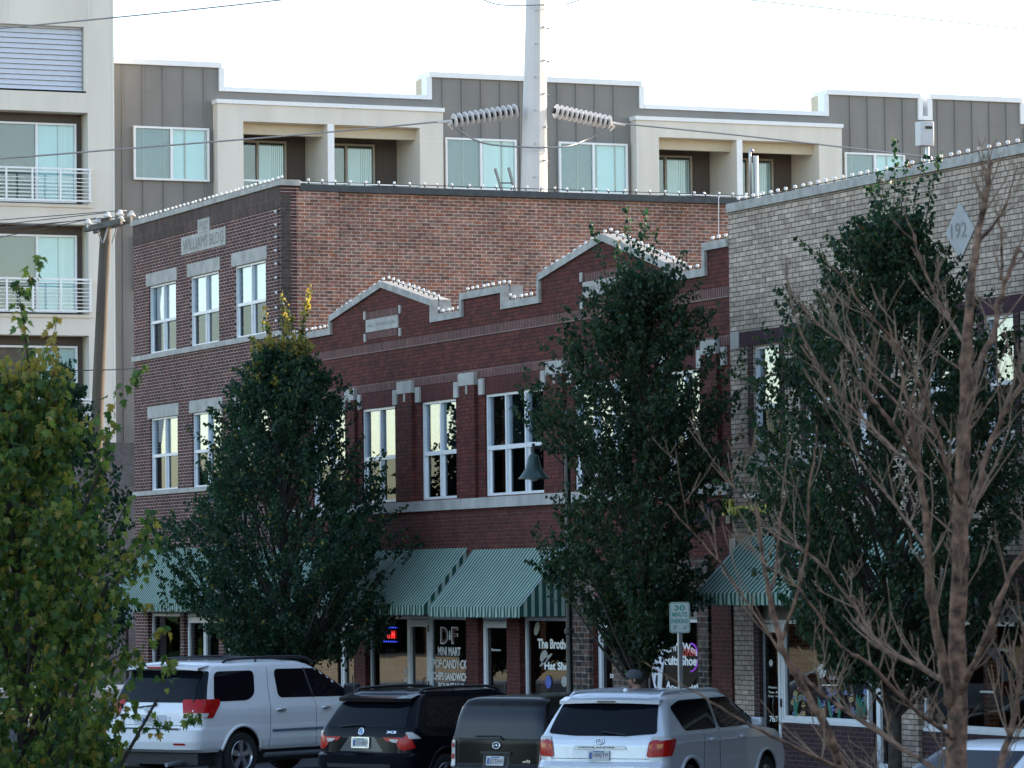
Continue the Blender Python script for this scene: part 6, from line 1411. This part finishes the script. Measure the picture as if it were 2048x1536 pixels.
# ================================================================== PERSON
def person(px, Z, label):
    p = DP(px, Z); t = thing('person', label, 'person', (p[0], p[1], .13), rad(150))
    J = {'pel': (0, 0, .95), 'wai': (.01, 0, 1.10), 'che': (.02, 0, 1.30), 'nb': (.03, 0, 1.45), 'ne': (.05, 0, 1.52), 'hd': (.075, 0, 1.60), 'ht': (.07, 0, 1.69),
         'sl': (.01, .17, 1.42), 'el': (-.04, .25, 1.14), 'wl': (.10, .24, .94), 'hl': (.14, .235, .88), 'sr': (.01, -.17, 1.42), 'er': (-.05, -.25, 1.14), 'wr': (.08, -.25, .92), 'hr': (.12, -.245, .86),
         'pl': (0, .10, .90), 'kl': (.06, .11, .50), 'al': (-.0, .12, .09), 'tl': (.15, .13, .04), 'pr': (0, -.10, .90), 'kr': (.03, -.11, .50), 'ar': (-.05, -.12, .09), 'tr': (.10, -.13, .04)}
    Rr = {'pel': .145, 'wai': .13, 'che': .15, 'nb': .085, 'ne': .055, 'hd': .088, 'ht': .085, 'sl': .07, 'el': .045, 'wl': .03, 'hl': .038, 'sr': .07, 'er': .045, 'wr': .03, 'hr': .038, 'pl': .09, 'kl': .062, 'al': .045, 'tl': .04, 'pr': .09, 'kr': .062, 'ar': .045, 'tr': .04}
    E_ = [('pel', 'wai'), ('wai', 'che'), ('che', 'nb'), ('nb', 'ne'), ('ne', 'hd'), ('hd', 'ht'), ('che', 'sl'), ('sl', 'el'), ('el', 'wl'), ('wl', 'hl'), ('che', 'sr'), ('sr', 'er'), ('er', 'wr'), ('wr', 'hr'), ('pel', 'pl'), ('pl', 'kl'), ('kl', 'al'), ('al', 'tl'), ('pel', 'pr'), ('pr', 'kr'), ('kr', 'ar'), ('ar', 'tr')]
    def skin(name, joints, edges, grow, mt, sub=2):
        K = list(joints); me = bpy.data.meshes.new(name); me.from_pydata([J[k] for k in K], [(K.index(a), K.index(b_)) for a, b_ in edges], []); me.materials.append(mt)
        o = bpy.data.objects.new(name, me); scene.collection.objects.link(o); o.parent = t
        s = o.modifiers.new('skin', 'SKIN'); o.modifiers.new('sub', 'SUBSURF').levels = sub; o.modifiers['sub'].render_levels = sub; s.use_smooth_shade = True
        for i, k in enumerate(K): r = (Rr[k]+grow)*1.0; me.skin_vertices[0].data[i].radius = (r, r*1.05)
        me.skin_vertices[0].data[0].use_root = True; return o
    skin('body', J.keys(), E_, 0, mat('skin_tone', (.30, .17, .12), .5, var=.05))
    top_ = ['wai', 'pel', 'che', 'nb', 'sl', 'el', 'sr', 'er']; skin('shirt', top_, [e for e in E_ if e[0] in top_ and e[1] in top_], .014, mat('red_cotton', (.38, .035, .03), .85, var=.15))
    lg = ['pel', 'pl', 'kl', 'al', 'pr', 'kr', 'ar']; skin('trousers', lg, [e for e in E_ if e[0] in lg and e[1] in lg], .012, mat('dark_denim', (.02, .025, .04), .9))
    h = Vector((.075, 0, 1.63)); mb = MB(); mb.ball(h, .1, 18, 12, (1.05, .82, 1.2)); mb.ball(h+Vector((.105, 0, -.02)), .02, 8, 6, (1, .8, 1.3)); mb.build('face', MATS['skin_tone'], t, smooth=True)
    mb = MB(); 
    for s in (-1, 1): mb.ball(h+Vector((.09, .034*s, .012)), .013, 8, 6)
    mb.build('eyes', M_seam, t, smooth=True)
    mb = MB(); mb.tube([h+Vector((.098, -.02, -.06)), h+Vector((.102, 0, -.062)), h+Vector((.098, .02, -.06))], .006, 6); mb.build('mouth', mat('lip_tone', (.25, .08, .07), .5, var=0), t)
    mb = MB()
    for s in (-1, 1): mb.ball(h+Vector((-.005, .083*s, -.01)), .022, 8, 6, (1, .45, 1.4))
    mb.build('ears', MATS['skin_tone'], t, smooth=True)
    mb = MB(); mb.ball(h+Vector((-.012, 0, .005)), .105, 16, 10, (1, .85, 1.05)); mb.build('hair', mat('dark_hair', (.02, .014, .01), .8), t, smooth=True)
    mb = MB(); mb.lathe([(.118, .02), (.12, .06), (.11, .10), (.075, .135), (.0, .15)], h+Vector((0, 0, .0)), (-.08, 0, 1), 18); br = [(.06, -.085), (.13, -.08), (.2, -.045), (.215, 0), (.2, .045), (.13, .08), (.06, .085)]
    mb.prism([(a, b_) for a, b_ in br], lambda u, v, d: (h.x+u, h.y+v, h.z+.035+d-.12*max(0, u-.08)-v*v*2), 0, .008); mb.build('cap', mat('grey_cap_cloth', (.05, .055, .065), .85, var=.15), t, smooth='auto')
    for sd_, hand, wr_ in ((1, 'hl', 'wl'), (-1, 'hr', 'wr')):
        mb = MB(); H_ = Vector(J[hand]); d = (H_-Vector(J[wr_])).normalized()
        for k in range(4):
            o_ = Vector((.012*(k-1.5)*1.6, 0, 0)); l_ = (.055, .065, .062, .05)[k]; mb.tube([H_+o_, H_+o_+d*l_*.5, H_+o_+d*l_+Vector((0, -.012*sd_, 0))], [.009, .0085, .006], 6)
        mb.tube([H_+Vector((.03, 0, .02)), H_+Vector((.05, -.01*sd_, -.01)), H_+Vector((.052, -.015*sd_, -.035))], [.011, .01, .007], 6); mb.build('fingers', MATS['skin_tone'], t, smooth=True)
    return t
person(1277, 57.6, 'person in a dark cap and red top walking behind the silver vehicle')
